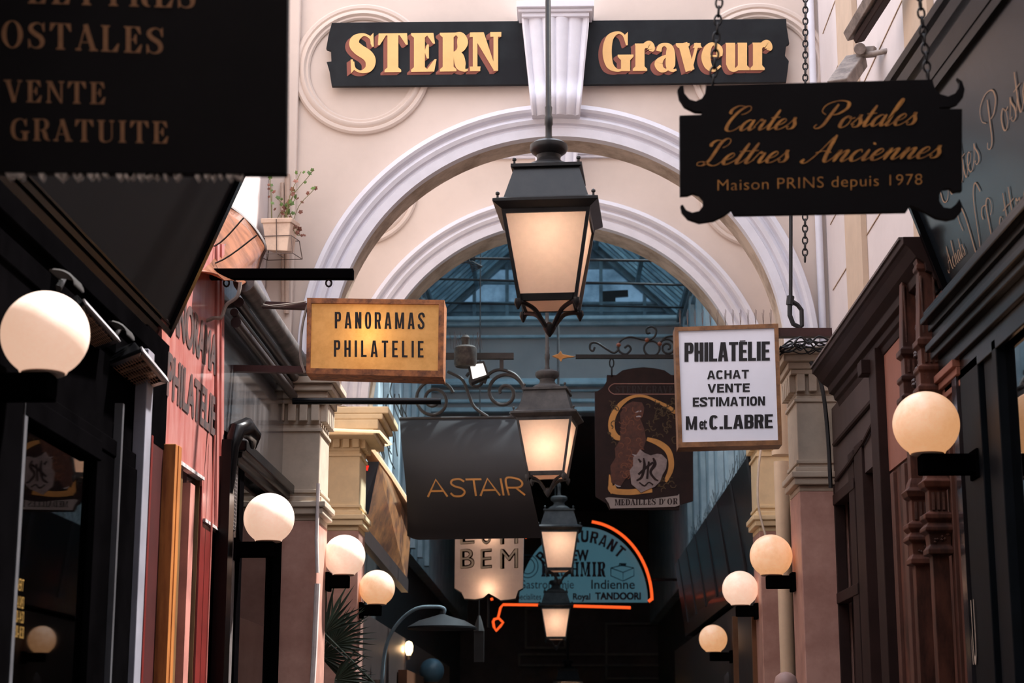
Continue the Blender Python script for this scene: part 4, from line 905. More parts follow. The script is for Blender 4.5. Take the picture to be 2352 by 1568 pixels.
# small things low in the dark
def bulb(px, py, Y, lab, s):
    c = P(px, py, Y); t = thing('bare_bulb', lab, 'light bulb', c+Vector((0, 0, -.06*s)))
    b = MB(); b.lathe([(.001, .05*s), (.018*s, .042*s), (.026*s, .02*s), (.024*s, -.01*s), (.012*s, -.035*s)], c, 14); b.build('glass', mat('bulb_bright', (255, 230, 190), .5, em=(255, 226, 170), ems=3, bump=0), t, smooth=True)
    b = MB(); b.lathe([(.012*s, -.035*s), (.012*s, -.06*s)], c, 10); b.build('socket', IRON, t)
    l = lit('lamp_light', (0, 0, 0), .8, (1, .6, .3), .03); l.parent = t; l.location = (-.0, -.08, .06*s)
bulb(939, 1491, 17.0, 'bare bright bulb glowing over a brown shelf deep on the left', 1.6); bulb(838, 1489, 16.0, 'small dim bare bulb left of the brighter one behind the palm', .9)
t = thing('arc_lamp', 'dark arching pole carrying a wide shallow hood deep on the lower left', 'lamp', P(880, 1700, 14.0))
b = MB(); b.tube([P(*q[:2], 14.0) for q in crom([(876, 1720, 0), (878, 1560, 0), (888, 1480, 0), (915, 1430, 0), (955, 1398, 0), (1000, 1393, 0), (1020, 1398, 0), (1018, 1412, 0)])], .014, 8); b.build('pole', TEALD, t, smooth=True)
c = P(1015, 1440, 14.0); b = MB(); b.lathe([(.27, -.015), (.27, 0), (.18, .05), (.06, .085), (.02, .1), (.015, .13)], c, 28); b.build('hood', mat('dark_hood', (24, 25, 28), .6, spec=.2), t, smooth=True)
b = MB(); c = P(1100, 1520, 16.5); b.box(c.x-.045, c.x+.045, c.y-.03, c.y+.03, c.z, c.z+.28); b.lathe([(.05, .28), (.03, .36), (.01, .42)], c, 8); b.tube([c+Vector((0, 0, .4)), Vector((c.x, c.y, EV+(GHW-abs(c.x))*SLOPE+.005))], .006, 5)
tag(b.build('narrow_lantern', mat('dim_grey_lantern', (56, 52, 50), .6), smooth=True), 'narrow dim grey lantern box hanging in the dark under the EOM BEM sign', 'lantern')
b = MB(); b.lathe([(.10, -.3), (.125, -.02), (.12, .03), (.09, .075), (.04, .1), (.005, .105)], P(1694, 1562, 16.5), 24)
tag(b.build('rounded_dark_lamp', mat('brown_glass', (62, 48, 44), .7), smooth=True), 'dark brown rounded top at the bottom edge below the smallest globe', 'lamp')
b = MB(); b.lathe([(.06, -.2), (.066, -.01), (.055, .03), (.03, .05), (.005, .056)], P(1805, 1566, 10.0), 20)
tag(b.build('pink_dome', mat('pink_dome', (190, 152, 142), .5), smooth=True), 'pale pink rounded top at the bottom edge between downpipe and marble pilaster', 'lamp')

# palm in the corner behind the first left pilaster
t = thing('potted_palm', 'dark fan palm rising between the left marble pilasters', 'plant', (-1.13, 11.55, 0))
b = MB(); b.lathe([(.14, 0), (.18, .35), (.19, .36), (.16, .36)], (-1.13, 11.55, 0), 20); b.build('pot', mat('terracotta', (130, 80, 60), .8), t, smooth=True)
b = MB(); b.tube([(-1.13, 11.55, .3), (-1.15, 11.55, 1.2), (-1.18, 11.55, 1.95)], [.05, .045, .04], 10); b.build('trunk', mat('palm_trunk', (70, 56, 44), .9, scale=30), t, smooth=True)
PG = mat('dark_palm_green', (62, 76, 62), .45, c2=(42, 54, 46), scale=6); rr = random.Random(11)
for (px, py, sz, tilt) in ((744, 1452, 1.0, 95), (735, 1505, 1.0, 30), (770, 1560, .8, -10), (760, 1480, .9, 60)):
    b = MB(); c = P(px, py, 11.4+rr.uniform(-.1, .25)); nl = 17
    for k in range(nl):
        a = R(tilt-75+150*k/(nl-1)); L = (.30+.07*math.sin(PI*k/(nl-1)))*sz*rr.uniform(.85, 1.1)
        if math.cos(a) < -.2: L *= .5
        dr = Vector((math.cos(a), -.15+rr.uniform(-.25, .25), math.sin(a))).normalized(); wv = dr.cross(Vector((0, 1, .2))).normalized()*.011
        tip = c+dr*L+Vector((0, 0, -.05*rr.random())); mid = c+dr*L*.5; up = dr.cross(wv).normalized()*.004
        b.add([c-wv*.4, c+wv*.4, mid+wv+up, mid-wv+up, tip, mid-up], [(0, 1, 2, 5), (0, 5, 3), (5, 2, 4), (3, 5, 4)])
    b.tube([c, Vector((-1.17, 11.5, 1.93))], .006, 5); b.build('frond', PG, t)

# ---------------------------------------------------------------- left side: near black shop
YL = lambda px, X=-1.6, py=1300: PX(px, py, X).y
B_ = P(370, 797, 7.17); T_ = P(592, 318, 7.17)
t = thing('overhanging_fascia', 'large plain black shop fascia leaning out above the left window, under the gold lettered sign', 'fascia', (-1.6, 5.7, B_.z))
b = MB(); prof = [(B_.x, B_.z), (T_.x, T_.z), (T_.x-.03, T_.z+.02), (-1.70, T_.z+.02), (-1.70, B_.z)]
b.sweep(prof, 3.2, 7.17); b.build('board', mat('fascia_black_cloth', (24, 21, 22), .75, dirt=.12, scale=2, spec=.1), t)
b = MB(); dx, dz = T_.x-B_.x, T_.z-B_.z; n_ = math.hypot(dx, dz); nx, nz = dz/n_, -dx/n_
for (k, w_, pr) in ((.0, .045, .012), (.055, .02, .02), (.09, .008, .012)):
    x0, z0 = B_.x+dx/n_*k, B_.z+dz/n_*k; b.sweep([(x0, z0), (x0+dx/n_*w_, z0+dz/n_*w_), (x0+dx/n_*w_+nx*pr, z0+dz/n_*w_+nz*pr), (x0+nx*pr, z0+nz*pr)], 3.2, 7.165)
b.build('bottom_moulding', BLKGLOSS, t)
b = MB(); ex = [(B_.x, B_.z), (T_.x, T_.z), (T_.x+nx*.02, T_.z+nz*.02), (B_.x+nx*.02, B_.z+nz*.02)]; b.sweep(ex, 7.13, 7.175); b.build('end_strip', BLKGLOSS, t)
zl = P(40, 930, 5.3).z
t = thing('shopfront', 'black painted shopfront with tall glass window at the left edge', 'shopfront', (-1.65, 5.7, 0))
YLE = YL(312)
b = MB(); b.box(-1.745, -1.61, 3.2, YLE, zl, B_.z)
for (x, z0, z1) in ((-1.585, B_.z-.10, B_.z-.02), (-1.60, B_.z-.22, B_.z-.14), (-1.595, zl, zl+.06)): b.box(-1.61, x, 3.2, YLE, z0, z1)
b.build('lintel', BLACK, t, bevel=.004)
def member(mb, pa, pb, X, proj, ztop, s=1, zb=.0, py=1300):
    ya, yb = sorted((PX(pa, py, X).y, PX(pb, py, X).y)); mb.box(*sorted((X-s*.04, X+s*proj)), ya, yb, zb, ztop)
b = MB(); member(b, -60, 26, -1.6, .01, zl); member(b, 212, 252, -1.6, .0, zl); member(b, 258, 300, -1.6, .012, zl); b.box(-1.64, -1.585, YL(26), YL(212), zl-.05, zl+.02); b.build('frame', BLACK, t, bevel=.004)
b = MB(); member(b, 26, 33, -1.6, .014, zl+.02); member(b, 252, 256, -1.6, .02, zl+.2); b.build('metal_edge', mat('grey_metal_edge', (88, 88, 92), .4), t)
b = MB(); b.box(-1.63, -1.625, YL(26), YL(214), .2, zl); b.build('window_glass', glassmat('dark_shop_glass', (.42, .50, .52), .02, .12), t)
b = MB(); b.box(-1.745, -1.70, YL(128), YL(162), .2, P(160, 1012, 5.9).z); b.build('inner_red_strip', mat('dark_red_brown', (74, 30, 30), .6), t)  # dark red-brown upright strip behind the window glass
OW = mat('yellow_paint', (150, 114, 50), .6, bump=0)
WMl = wallmap(-1.625, 1)
for (tx, py0, py1, h) in (('OUVERT', 1357, 1352, .055), ('MARDI AU SAMEDI', 1392, 1398, .04), ('12:00-14:30', 1430, 1428, .04), ('15:00-18:30', 1465, 1463, .04)):
    y0, y1 = PX(27, py0, -1.625).y, PX(52, py1, -1.625).y; z = PX(38, (py0+py1)/2, -1.625).z; z1 = PX(38, (py0+py1)/2-28, -1.625).z
    lettering('opening_hours', sans(tx, -.004), WMl, y0, -z, y1, -z, z1-z, OW, t, .003)
b = MB(); member(b, 298, 313, -1.6, .035, 3.05); tag(b.build('downpipe', mat('grey_zinc_strip', (150, 148, 158), .35, scale=3), bevel=.004), 'narrow grey metal strip running down between black and red shopfronts', 'downpipe')
# heaters
def heater(qs, label):
    t = thing('infrared_heater', label, 'heater', P(*qs[3])); q = [P(*a) for a in qs]; n = (q[1]-q[0]).cross(q[3]-q[0]).normalized()
    if n.z < 0: n = -n
    c = sum(q, Vector())/4; inn = [c+(v-c)*.80 for v in q]
    b = MB(); 
    for i in range(4): j = (i+1) % 4; b.hexa([q[i], q[j], inn[j], inn[i]], [v+n*.012 for v in (q[i], q[j], inn[j], inn[i])])
    b.hexa([v+n*.012 for v in q], [c+(v-c)*.8+n*.06 for v in q]); b.build('reflector_housing', BLKGLOSS, t, bevel=.003)
    b = MB()
    for k in range(1, 15): s_ = k/15; b.tube([inn[0].lerp(inn[1], s_), inn[3].lerp(inn[2], s_)], .0012, 4); 
    for k in range(1, 9): s_ = k/9; b.tube([inn[0].lerp(inn[3], s_), inn[1].lerp(inn[2], s_)], .0012, 4)
    b.build('wire_grille', mat('grille_copper', (200, 150, 116), .4, metal=.5), t)
    b = MB()
    for s_ in (.3, .6): b.tube([inn[0].lerp(inn[3], s_)+n*.008, inn[1].lerp(inn[2], s_)+n*.008], .006, 8)
    b.build('heating_tubes', mat('smoked_quartz', (150, 110, 80), .3), t, smooth=True)
    b = MB(); e = q[1].lerp(q[2], .5)
    b.hexa([q[1], q[2], q[2]+n*.02, q[1]+n*.02], [v+(q[1]-q[0]).normalized()*.006 for v in (q[1], q[2], q[2]+n*.02, q[1]+n*.02)]); b.build('lit_rim', mat('lit_rim_pale', (190, 184, 186), .4), t)  # light along the right edge put in as a pale strip
    b = MB(); d = q[0].lerp(q[1], .55)+n*.09
    for k in range(9): b.tube([d+Vector((0, .012*k-.05, 0))+Vector((.07*math.cos(a), 0, .05*math.sin(a))) for a in [PI*i/12 for i in range(13)]], .005, 5)
    b.build('ribbed_cover', mat('ribbed_grey', (96, 92, 90), .5), t, smooth=True)
    b = MB(); b.tube([d, Vector((-1.61, d.y+.1, d.z+.06))], .014, 8); b.build('bracket', IRON, t)
heater([(212, 853, 6.25), (326, 808, 6.25), (385, 879, 6.75), (286, 910, 6.75)], 'black infrared heater with grille, the lower one right of the large globe')
heater([(120, 742, 5.5), (196, 700, 5.5), (274, 786, 6.1), (205, 812, 6.1)], 'black infrared heater partly behind the large left globe')

# ---------------------------------------------------------------- red shopfront
RED = mat('red_paint_sky_sheen', (200, 134, 126), .28, c2=(180, 96, 88), scale=4, stretch=(1, 3, .6), coat=.5)  # pale streaks put sky and sun reflections into the red
REDD = mat('deep_red_paint', (112, 34, 30), .4, dirt=.25, scale=5); REDK = mat('blackish_red_wood', (66, 22, 22), .5, dirt=.3)  # deep red for frames, darkest red for side panel and backing
t = thing('red_shopfront', 'red painted shopfront with black letters on a fascia with painted-in pale sheen, left side', 'shopfront', (-1.62, 7.8, 0))
Mr = onx(-1.6, 1)
b = MB(); b.prism([(372, 560), (510, 560), (507, 1222), (465, 1193), (464, 1098), (396, 1048), (372, 1028)], Mr, -.03, .0); b.build('fascia', RED, t)
b = MB(); b.prism([(494, 560), (499, 560), (497, 1216), (492, 1212)], Mr, 0, .012); b.prism([(503, 560), (509, 560), (507, 1222), (501, 1218)], Mr, 0, .014); b.build('fascia_moulding', RED, t)
WT = mat('chipped_white_edge', (206, 200, 198), .8, c2=(150, 140, 136), scale=30)
b = MB(); b.prism([(394, 1046), (464, 1096), (464, 1103), (394, 1056)], Mr, -.02, .012); b.prism([(466, 1190), (507, 1220), (507, 1226), (466, 1198)], Mr, -.02, .012); b.build('fascia_edge', WT, t)
WM = wallmap(-1.6, 1); LTR = mat('worn_black_lettering', (66, 58, 58), .6, c2=(100, 66, 62), scale=20, bump=0)
for (tx, pa, pb) in (('PHILATELIE', (381, 907, 802), (492, 1010, 911)), ('PANORAMAS', (381, 745, 640), (502, 860, 770))):
    z0, z1, y0, y1 = PX(pa[0], pa[1], -1.6).z, PX(pa[0], pa[2], -1.6).z, PX(pa[0], pa[1], -1.6).y, PX(pb[0], pb[1], -1.6).y
    lettering('lettering', sans(tx, .04), WM, y0, -z0, y1, -z0, z1-z0, LTR, t, .003)
b = MB(); member(b, 318, 364, -1.62, .02, PX(350, 1012, -1.6).z); b.build('side_panel', REDK, t)
b = MB(); member(b, 364, 372, -1.6, .05, PX(375, 1018, -1.6).z, zb=0); ya = PX(372, 1300, -1.6).y; 
zt_ = PX(375, 1018, -1.6).z; b.box(-1.6, -1.545, ya-.02, ya+.035, 0, zt_); b.build('orange_post', mat('orange_varnished_wood', (184, 116, 58), .45, c2=(136, 76, 38), scale=8, stretch=(3, 3, .35)), t, bevel=.003)
b = MB()
for (pa, pb) in ((396, 401), (441, 444)): member(b, pa, pb, -1.63, .02, 2.9)
b.build('gold_bead', mat('brown_gold_bead', (112, 82, 48), .5), t)
b = MB(); member(b, 409, 420, -1.62, .04, PX(415, 1100, -1.6).z); b.build('pink_mullion', mat('pale_pinkish_red', (196, 130, 118), .5), t)  # mullion in a paler, pinker red than the frame
b = MB(); member(b, 421, 440, -1.63, .0, 2.9); b.build('window_glass', mat('grey_reflecting_glass', (132, 124, 126), .15, c2=(70, 62, 64), scale=1.5, bump=0, coat=.6), t)
b = MB(); member(b, 401, 409, -1.64, .0, 3.2); member(b, 447, 472, -1.62, .02, 3.1); member(b, 390, 396, -1.66, 0, 3.2); member(b, 318, 322, -1.6, .03, PX(350, 1012, -1.6).z); b.build('window_frame', REDD, t)
b = MB(); b.box(-1.66, -1.598, YL(313), YL(367), PX(350, 1014, -1.6).z, B_.z); b.build('black_upper_panel', BLACK, t)
b = MB(); member(b, 473, 510, -1.62, .0, 2.75); b.build('black_frame', BLACK, t)
b = MB(); ya, yb = YL(318), YL(510); b.box(-1.745, -1.665, ya, yb, 0, 3.2); b.build('backing', REDK, t)
b = MB(); b.tube([(-1.575, PX(470, 1300, -1.6).y, 2.95), (-1.575, PX(470, 1300, -1.6).y, 1.2)], .005, 6); b.build('edge_bead', mat('pink_bead', (188, 110, 100), .5), t)
b = MB(); b.tube([P(*q[:2], 7.9) for q in crom([(396, 690, 0), (440, 700, 0), (465, 735, 0), (492, 730, 0), (508, 728, 0), (520, 700, 0), (545, 680, 0), (552, 648, 0)])], .009, 7)
tag(b.build('hanging_cable', WIRE, smooth=True), 'pale dusty cable looping across the red fascia', 'cable')

# ---------------------------------------------------------------- grey steel shopfront with rolled awning
t = thing('grey_shopfront', 'glossy grey sheet fascia above a black carved window surround, left of the first pilaster', 'shopfront', (-1.62, 9.3, 0))
b = MB(); b.prism([(511, 560), (560, 560), (672, 795), (668, 1140), (550, 1012), (511, 985)], Mr, -.03, 0); b.build('fascia', mat('grey_gloss_sheet', (108, 105, 106), .22, c2=(66, 64, 66), scale=2, stretch=(1, 3, .4), coat=.8, bump=.25), t)
b = MB()
for (pa, pb, x0, x1, dz) in (((548, 1010), (664, 1128), -1.6, -1.52, .055), ((550, 1028), (660, 1140), -1.6, -1.545, .05), ((552, 1050), (655, 1155), -1.6, -1.57, .04)):
    z = PX(pa[0], pa[1], -1.56).z; b.box(x0, x1, PX(pa[0], pa[1], -1.56).y, 10.2, z-dz, z)
b.build('cornice', BLKGLOSS, t, bevel=.006)
b = MB(); yb_ = PX(540, 1010, -1.56).y; zc_ = PX(540, 1000, -1.56).z
b.tube([(-1.56, yb_-.16, zc_-.30), (-1.545, yb_-.16, zc_-.08), (-1.53, yb_-.14, zc_), (-1.50, yb_-.06, zc_+.03), (-1.47, yb_+.02, zc_-.0), (-1.48, yb_+.06, zc_-.05)], [.03, .035, .045, .05, .035, .015], 10); b.box(-1.6, -1.54, yb_-.2, yb_-.08, .5, zc_-.05)
b.build('carved_console', BLKGLOSS, t, smooth=True)
b = MB()
ya, yb = YL(511), YL(528); b.box(-1.6, -1.585, ya, yb, PX(520, 1215, -1.6).z, PX(520, 985, -1.6).z); b.build('vent_backing', IRON, t)
b = MB(); z = PX(520, 1212, -1.6).z; ze = PX(520, 990, -1.6).z
while z < ze: b.box(-1.585, -1.578, ya, yb, z, z+.006); z += .018
for k in range(9): y = ya+(yb-ya)*k/8; b.box(-1.583, -1.576, y-.002, y+.002, PX(520, 1212, -1.6).z, ze)
b.build('vent_mesh', mat('vent_grey', (120, 112, 110), .6), t)
b = MB(); member(b, 512, 527, -1.62, .0, 2.75); member(b, 630, 650, -1.62, .03, 3.0); member(b, 536, 546, -1.6, .02, 3.0); b.box(-1.76, -1.66, YL(512), 10.15, 0, 3.2); b.build('frame', BLACK, t, bevel=.003)
b = MB(); member(b, 528, 534, -1.6, .012, 3.0); b.build('steel_trim', mat('worn_steel_trim', (120, 112, 110), .35, scale=20), t)
b = MB(); member(b, 546, 631, -1.63, .0, 2.95); b.build('window_glass', glassmat('shop_window_mirror', (.75, .72, .7), .03, .16), t)
b = MB(); ya, yb = YL(562), YL(630); b.box(-1.655, -1.65, ya, yb, .3, 2.2); b.build('beige_reflection', mat('beige_reflection', (190, 168, 156), .8, c2=(150, 130, 120), scale=.8), t)  # beige window reflection put in as a panel behind the glass
t = thing('rolled_awning', 'dark rolled awning cassette running beside the facade above the grey fascia', 'awning', P(640, 740, 9.4))
za = PX(575, 668, -1.5).z; b = MB(); b.tube([(-1.5, 8.25, za), (-1.5, 10.35, za)], .052, 18); b.build('cassette', mat('dusty_awning_tube', (66, 62, 62), .5, c2=(110, 104, 102), scale=10), t, smooth=True)
b = MB()
for (x, dz, r) in ((-1.53, -.09, .026), (-1.55, -.14, .02), (-1.54, -.19, .026)): b.tube([(x, 8.3, za+dz), (x, 10.3, za+dz)], r, 12)
b.build('arms', mat('dark_bronze_arm', (50, 42, 42), .4), t, smooth=True)
# tan curved canopy
t = thing('tan_canopy', 'translucent copper-tan curved canopy between the black fascia and the planter', 'canopy', P(560, 620, 8.2))
rim = [q[:2] for q in crom([(500, 442, 0), (527, 474, 0), (560, 500, 0), (588, 530, 0), (608, 566, 0), (600, 590, 0), (590, 622, 0)], 5)]
b = MB(); TR = mat('tan_vinyl', (172, 112, 82), .25, c2=(128, 80, 58), scale=5, stretch=(1, 2, 1), coat=.5, trans=.35); p3 = [P(x, y, 8.9) for x, y in rim]
ys = [7.25+1.65*i/10 for i in range(11)]
lo = [P(q[0], q[1], 7.6) for q in crom([(405, 420, 0), (400, 470, 0), (396, 530, 0), (402, 580, 0), (425, 612, 0), (455, 622, 0), (500, 632, 0)], 5)]
for k in range(11):
    s_ = k/10; b.v += [q_.lerp(p_, s_)+Vector((.04*math.sin(PI*s_), 0, -.05*math.sin(PI*s_)+.008*math.sin(s_*22+j_*.5))) for j_, (q_, p_) in enumerate(zip(lo, p3))]
n = len(p3)
for i in range(10):
    for j in range(n-1): b.f.append((i*n+j, i*n+j+1, (i+1)*n+j+1, (i+1)*n+j))
o = b.build('vinyl_skin', TR, t, smooth='all'); sm = o.modifiers.new('thick', 'SOLIDIFY'); sm.thickness = .004
b = MB(); b.tube(p3, .012, 6); b.build('rim', mat('dark_brown_rim', (66, 46, 40), .5), t, smooth=True)
b = MB()
for (a_, c_) in (((430, 560), (560, 500)), ((400, 600), (590, 540))): b.tube([P(*q[:2], 8.0) for q in crom([(*a_, 0), ((a_[0]+c_[0])/2, (a_[1]+c_[1])/2+34, 0), (*c_, 0)])], .004, 5)
b.build('cords', IRON, t)
# planter
YS = 10.1; M = at(YS)
t = thing('window_box_planter', 'small cream plastic planter with straggly half dried geranium on the wall left of the arch', 'planter', P(640, 590, YS))
b = MB(); top = [P(602, 505, YS-.1), P(668, 503, YS-.1), P(686, 516, YS+.14), P(622, 518, YS+.14)]; bot = [P(612, 574, YS-.1), P(660, 576, YS-.1), P(674, 580, YS+.12), P(628, 580, YS+.12)]
b.hexa(bot, top); c = sum(top, Vector())/4
b.hexa([c+(v-c)*1.06-Vector((0, 0, .02)) for v in top], [c+(v-c)*1.08+Vector((0, 0, .008)) for v in top]); b.build('box', mat('aged_cream_plastic', (226, 196, 172), .6, c2=(190, 160, 140), scale=5), t, bevel=.004)
b = MB()
for dz, s_ in ((-.10, 1.06), (-.21, 1.25)):
    q = [c+(v-c)*s_+Vector((0, 0, dz)) for v in top]; b.tube(q+[q[0]], .0028, 5)
for k in range(4):
    v = c+(top[k]-c)*1.06+Vector((0, 0, -.10)); b.tube([v, c+(top[k]-c)*1.25+Vector((0, 0, -.21))], .0028, 5)
b.tube([top[0].lerp(top[1], .5)+Vector((0, -.01, -.0)), bot[0].lerp(bot[1], .5)+Vector((0, -.01, -.02)), bot[3].lerp(bot[2], .5)+Vector((0, 0, -.03))], .003, 5); b.build('wire_basket', mat('basket_wire', (96, 76, 66), .6), t)
rr = random.Random(2); stems = MB(); leaves = MB(); dry = MB()
for k in range(11):
    a = Vector((c.x+rr.uniform(-.07, .08), c.y+rr.uniform(-.05, .05), c.z)); ex, ez = rr.uniform(-.12, .20), rr.uniform(.14, .33)
    if k > 7: ex, ez = rr.uniform(.10, .17), rr.uniform(-.12, .06)
    pth = [a, a+Vector((ex*.3, -.02, ez*.5 if k < 8 else .06)), a+Vector((ex*.8, -.03, ez*.85)), a+Vector((ex, -.03, ez))]; pth = [Vector(q[:3]) for q in crom([tuple(v) for v in pth], 4)]
    stems.tube(pth, .002, 5)
    for s_ in range(5):
        v = pth[min(len(pth)-1, 3+2*s_)]+Vector((rr.uniform(-.02, .02), rr.uniform(-.02, .02), rr.uniform(-.01, .02))); mb = leaves if rr.random() < .55 and k < 9 else dry
        r_ = rr.uniform(.010, .02); ax = Vector((rr.uniform(-1, 1), -1.2, rr.uniform(-.5, 1))).normalized(); u = ax.orthogonal().normalized(); w_ = ax.cross(u); n = 10
        mb.add([v+ax*.003]+[v+(u*math.cos(2*PI*i/n)+w_*math.sin(2*PI*i/n))*r_*(1 if i % 2 else .68) for i in range(n)]+[v-ax*.001], [(0, 1+i, 1+(i+1) % n) for i in range(n)]+[(n+1, 1+(i+1) % n, 1+i) for i in range(n)])
stems.build('stems', mat('plant_stem', (120, 116, 66), .7), t, smooth=True); leaves.build('green_leaves', mat('geranium_leaf', (92, 118, 50), .6), t); dry.build('dried_leaves', mat('dried_leaf', (130, 82, 66), .8), t)
b = MB(); b.tube([P(648, 420, 10.33), P(650, 700, 10.33)], .012, 8); b.tube([P(660, 400, 10.33), P(658, 720, 10.33)], .016, 8); tag(b.build('wall_conduit', mat('painted_conduit', (196, 170, 152), .8), smooth=True), 'thin painted conduits on the wall behind the planter', 'pipe')
b = MB(); b.tube([P(731, 1110, 10.2), P(727, 1240, 10.2), P(729, 1315, 10.2)], .011, 8); b.tube([P(729, 1340, 10.2), P(722, 1500, 10.2), P(716, 1600, 10.2)], .017, 8); tag(b.build('sunlit_edge_rods', mat('sunlit_edge_white', (236, 222, 216), .4), smooth=True), 'white rods for the sunlit inner edge of the left marble pilaster', 'pipe')  # sunlight on the pilaster's inner edge built as bright white rods

# ---------------------------------------------------------------- second bay, left: cornice with light strips and copper-lit fascia
t = thing('cream_cornice', 'cream shop cornice with bent warm light strips, above the palm on the left', 'cornice', P(850, 1000, 12.6))
b = MB(); zc_ = P(870, 945, 12.35).z
for (g, a, c_) in ((-.0, -.02, .03), (-.04, -.06, -.02), (-.07, -.13, -.06), (-.10, -.17, -.13)): b.box(-1.6, -1.17+g, 12.34-.2-g*0, 12.9, zc_+a-.03, zc_+c_-.03)
b.build('slab', CAPW, t, bevel=.008)
b = MB(); beam(b, P(846, 1030, 12.9), P(955, 1205, 16.5), .05, .10, (1, 0, .4)); b.build('curved_soffit', mat('tan_soffit', (150, 118, 92), .6), t)
LED = mat('warm_light_strip', (255, 226, 196), .4, bump=0, em=(255, 214, 170), ems=1.1)
b = MB(); b.tube([P(x, y, Y) for x, y, Y in ((748, 986, 12.1), (872, 991, 12.1), (898, 1021, 12.1), (884, 1022, 12.1))], .011, 8); b.build('light_strip', LED, t, smooth=True)
b = MB(); b.tube([P(857, 1032, 12.8), P(900, 1092, 13.9), P(938, 1152, 15.2)], .014, 8); b.build('light_strip', LED, t, smooth=True)
t = thing('copper_lit_fascia', 'leaning fascia coloured copper for reflected lamp light, right of the cream left pilaster', 'fascia', P(880, 1330, 14.5))
q = [P(816, 1196, 12.95), P(934, 1338, 16.2), P(948, 1172, 16.4), P(868, 1062, 13.0)]
b = MB(); b.hexa(q, [v+Vector((-.04, .02, .0)) for v in q]); b.build('board', mat('copper_board_painted_glow', (232, 158, 104), .3, c2=(120, 86, 76), scale=7, stretch=(1, .5, .8), coat=.5), t)  # lamp reflections put into the board colour as copper patches
b = MB(); q2 = [P(829, 1060, 12.93), P(870, 1060, 12.96), P(846, 1180, 12.96), P(829, 1180, 12.93)]; b.hexa(q2, [v+Vector((0, .02, 0)) for v in q2]); b.build('blue_end_panel', mat('night_blue', (40, 54, 70), .3), t)
b = MB(); beam(b, P(812, 1205, 12.9), P(930, 1345, 16.2), .06, .12); b.build('lower_moulding', mat('dark_moulding', (48, 36, 34), .5), t)
b = MB(); b.tube([P(x, y, 12.9) for x, y in ((838, 1072), (845, 1070), (842, 1080))], .009, 6); b.build('red_neon', mat('red_neon', (255, 50, 40), .4, em=(255, 50, 36), ems=1, bump=0), t)
b = MB(); b.sweep([(-1.62, 0), (-1.45, 0), (-1.45, 2.5), (-1.62, 2.6)], 13.2, 24); tag(b.build('dark_shop_row', mat('very_dark_wood', (62, 48, 44), .5)), 'row of dark brown shopfronts receding on the left beyond the arches', 'shopfront')
b = MB(); b.box(-1.44, -1.36, 16.2, 18.5, 0, 2.18); b.build('x', mat('warm_wood_panel', (110, 66, 40), .5)).name = 'warm_wood_panel'; tag(bpy.data.objects['warm_wood_panel'], 'warm lit brown wood panelling under the bare bulb', 'panelling')
for k, (px, y0, y1, Y) in enumerate(((862, 880, 1030, 14.5), (905, 870, 1060, 15.5), (930, 900, 1100, 16.5))):
    b = MB(); rr = random.Random(k)
    for i in range(7):
        x = px+rr.uniform(-25, 25); y = rr.uniform(y0, y1-40); b.tube([P(*q[:2], Y) for q in crom([(x, y, 0), (x+rr.uniform(-8, 8), y+30, 0), (x+rr.uniform(6, 22), y+60, 0), (x+rr.uniform(10, 30), y+80, 0)])], .007, 4)
    tag(b.build('bare_branches', mat('branch_dark', (72, 68, 62), .9)), 'bare twigs over the blue grey wall, clump %s' % ('beside the cream cornice', 'behind the round iron scroll', 'nearest the charcoal banner')[k], 'twigs')

# ---------------------------------------------------------------- right: script fascia and black shop
BF = P(2200, 718, 7.17); TF = P(2046, 335, 7.17); BN = Vector((BF.x, 4.3, BF.z)); TN = Vector((1.46, 4.3, TF.z-.16))
t = thing('overhanging_fascia', 'dark blue-black leaning fascia with thin gold script Achats Cartes Postales Lettres on the right', 'fascia', (1.6, 5.7, BF.z))
nrm = (BN-BF).cross(TF-BF).normalized(); nrm = nrm if nrm.x < 0 else -nrm
def FM(u, v, d=0): a = BF.lerp(BN, u); c_ = TF.lerp(TN, u); return a.lerp(c_, v)+nrm*d
b = MB(); q = [BF, BN, TN, TF]; b.hexa([Vector((1.612, v.y, v.z)) for v in q], q); b.build('board', mat('blue_black_gloss', (26, 34, 40), .22, c2=(18, 24, 30), scale=2.2, coat=.12, spec=.3, bump=.15), t)
b = MB()
for (o1, w_, h_) in ((.0, .035, .05), (.045, .06, .06), (.115, .04, .09), (.165, .025, .11)):
    up_ = (TF-BF).normalized()*o1; beam(b, TF+up_, TN+up_, h_, w_, tuple((TF-BF).normalized()))
b.build('top_moulding', BLKGLOSS, t)
b = MB(); beam(b, BF, TF, .05, .03, (0, 1, 0)); b.build('end_strip', BLKGLOSS, t)
PGd = mat('thin_gold_script', (196, 156, 122), .5, bump=0)
fl = lambda u, v, d=0: FM(u, -v, d)
for (tx, u0, u1, v0, h, th) in (('Cartes', .12, .36, .50, .20, .05), ('Postales', .38, .70, .50, .22, .05), ('Achats', .04, .15, .20, .12, .09), ('V', .14, .26, .04, .38, .035), ('Lettres', .24, .50, .10, .22, .05), ('Anciennes', .54, .98, .10, .24, .05)):
    lettering('lettering', script(tx, th, .02, .3), fl, u0, -v0, u1, -v0, h, PGd, t, .003)
t = thing('shopfront', 'black panelled shopfront with glazing at the right edge under the script fascia', 'shopfront', (1.6, 5.7, 0))
b = MB(); z0 = BF.z
for (x, a, c_) in ((1.50, -.03, .0), (1.485, -.055, -.03), (1.515, -.085, -.055), (1.53, -.14, -.085), (1.50, -.17, -.14), (1.52, -.20, -.17), (1.55, -.26, -.2), (1.57, -.34, -.26)): b.box(x, 1.588, 3.6, 7.16, z0+a, z0+c_)
b.build('cornice', BLKGLOSS, t, bevel=.004)
YR = lambda px, X=1.6, py=1300: PX(px, py, X).y
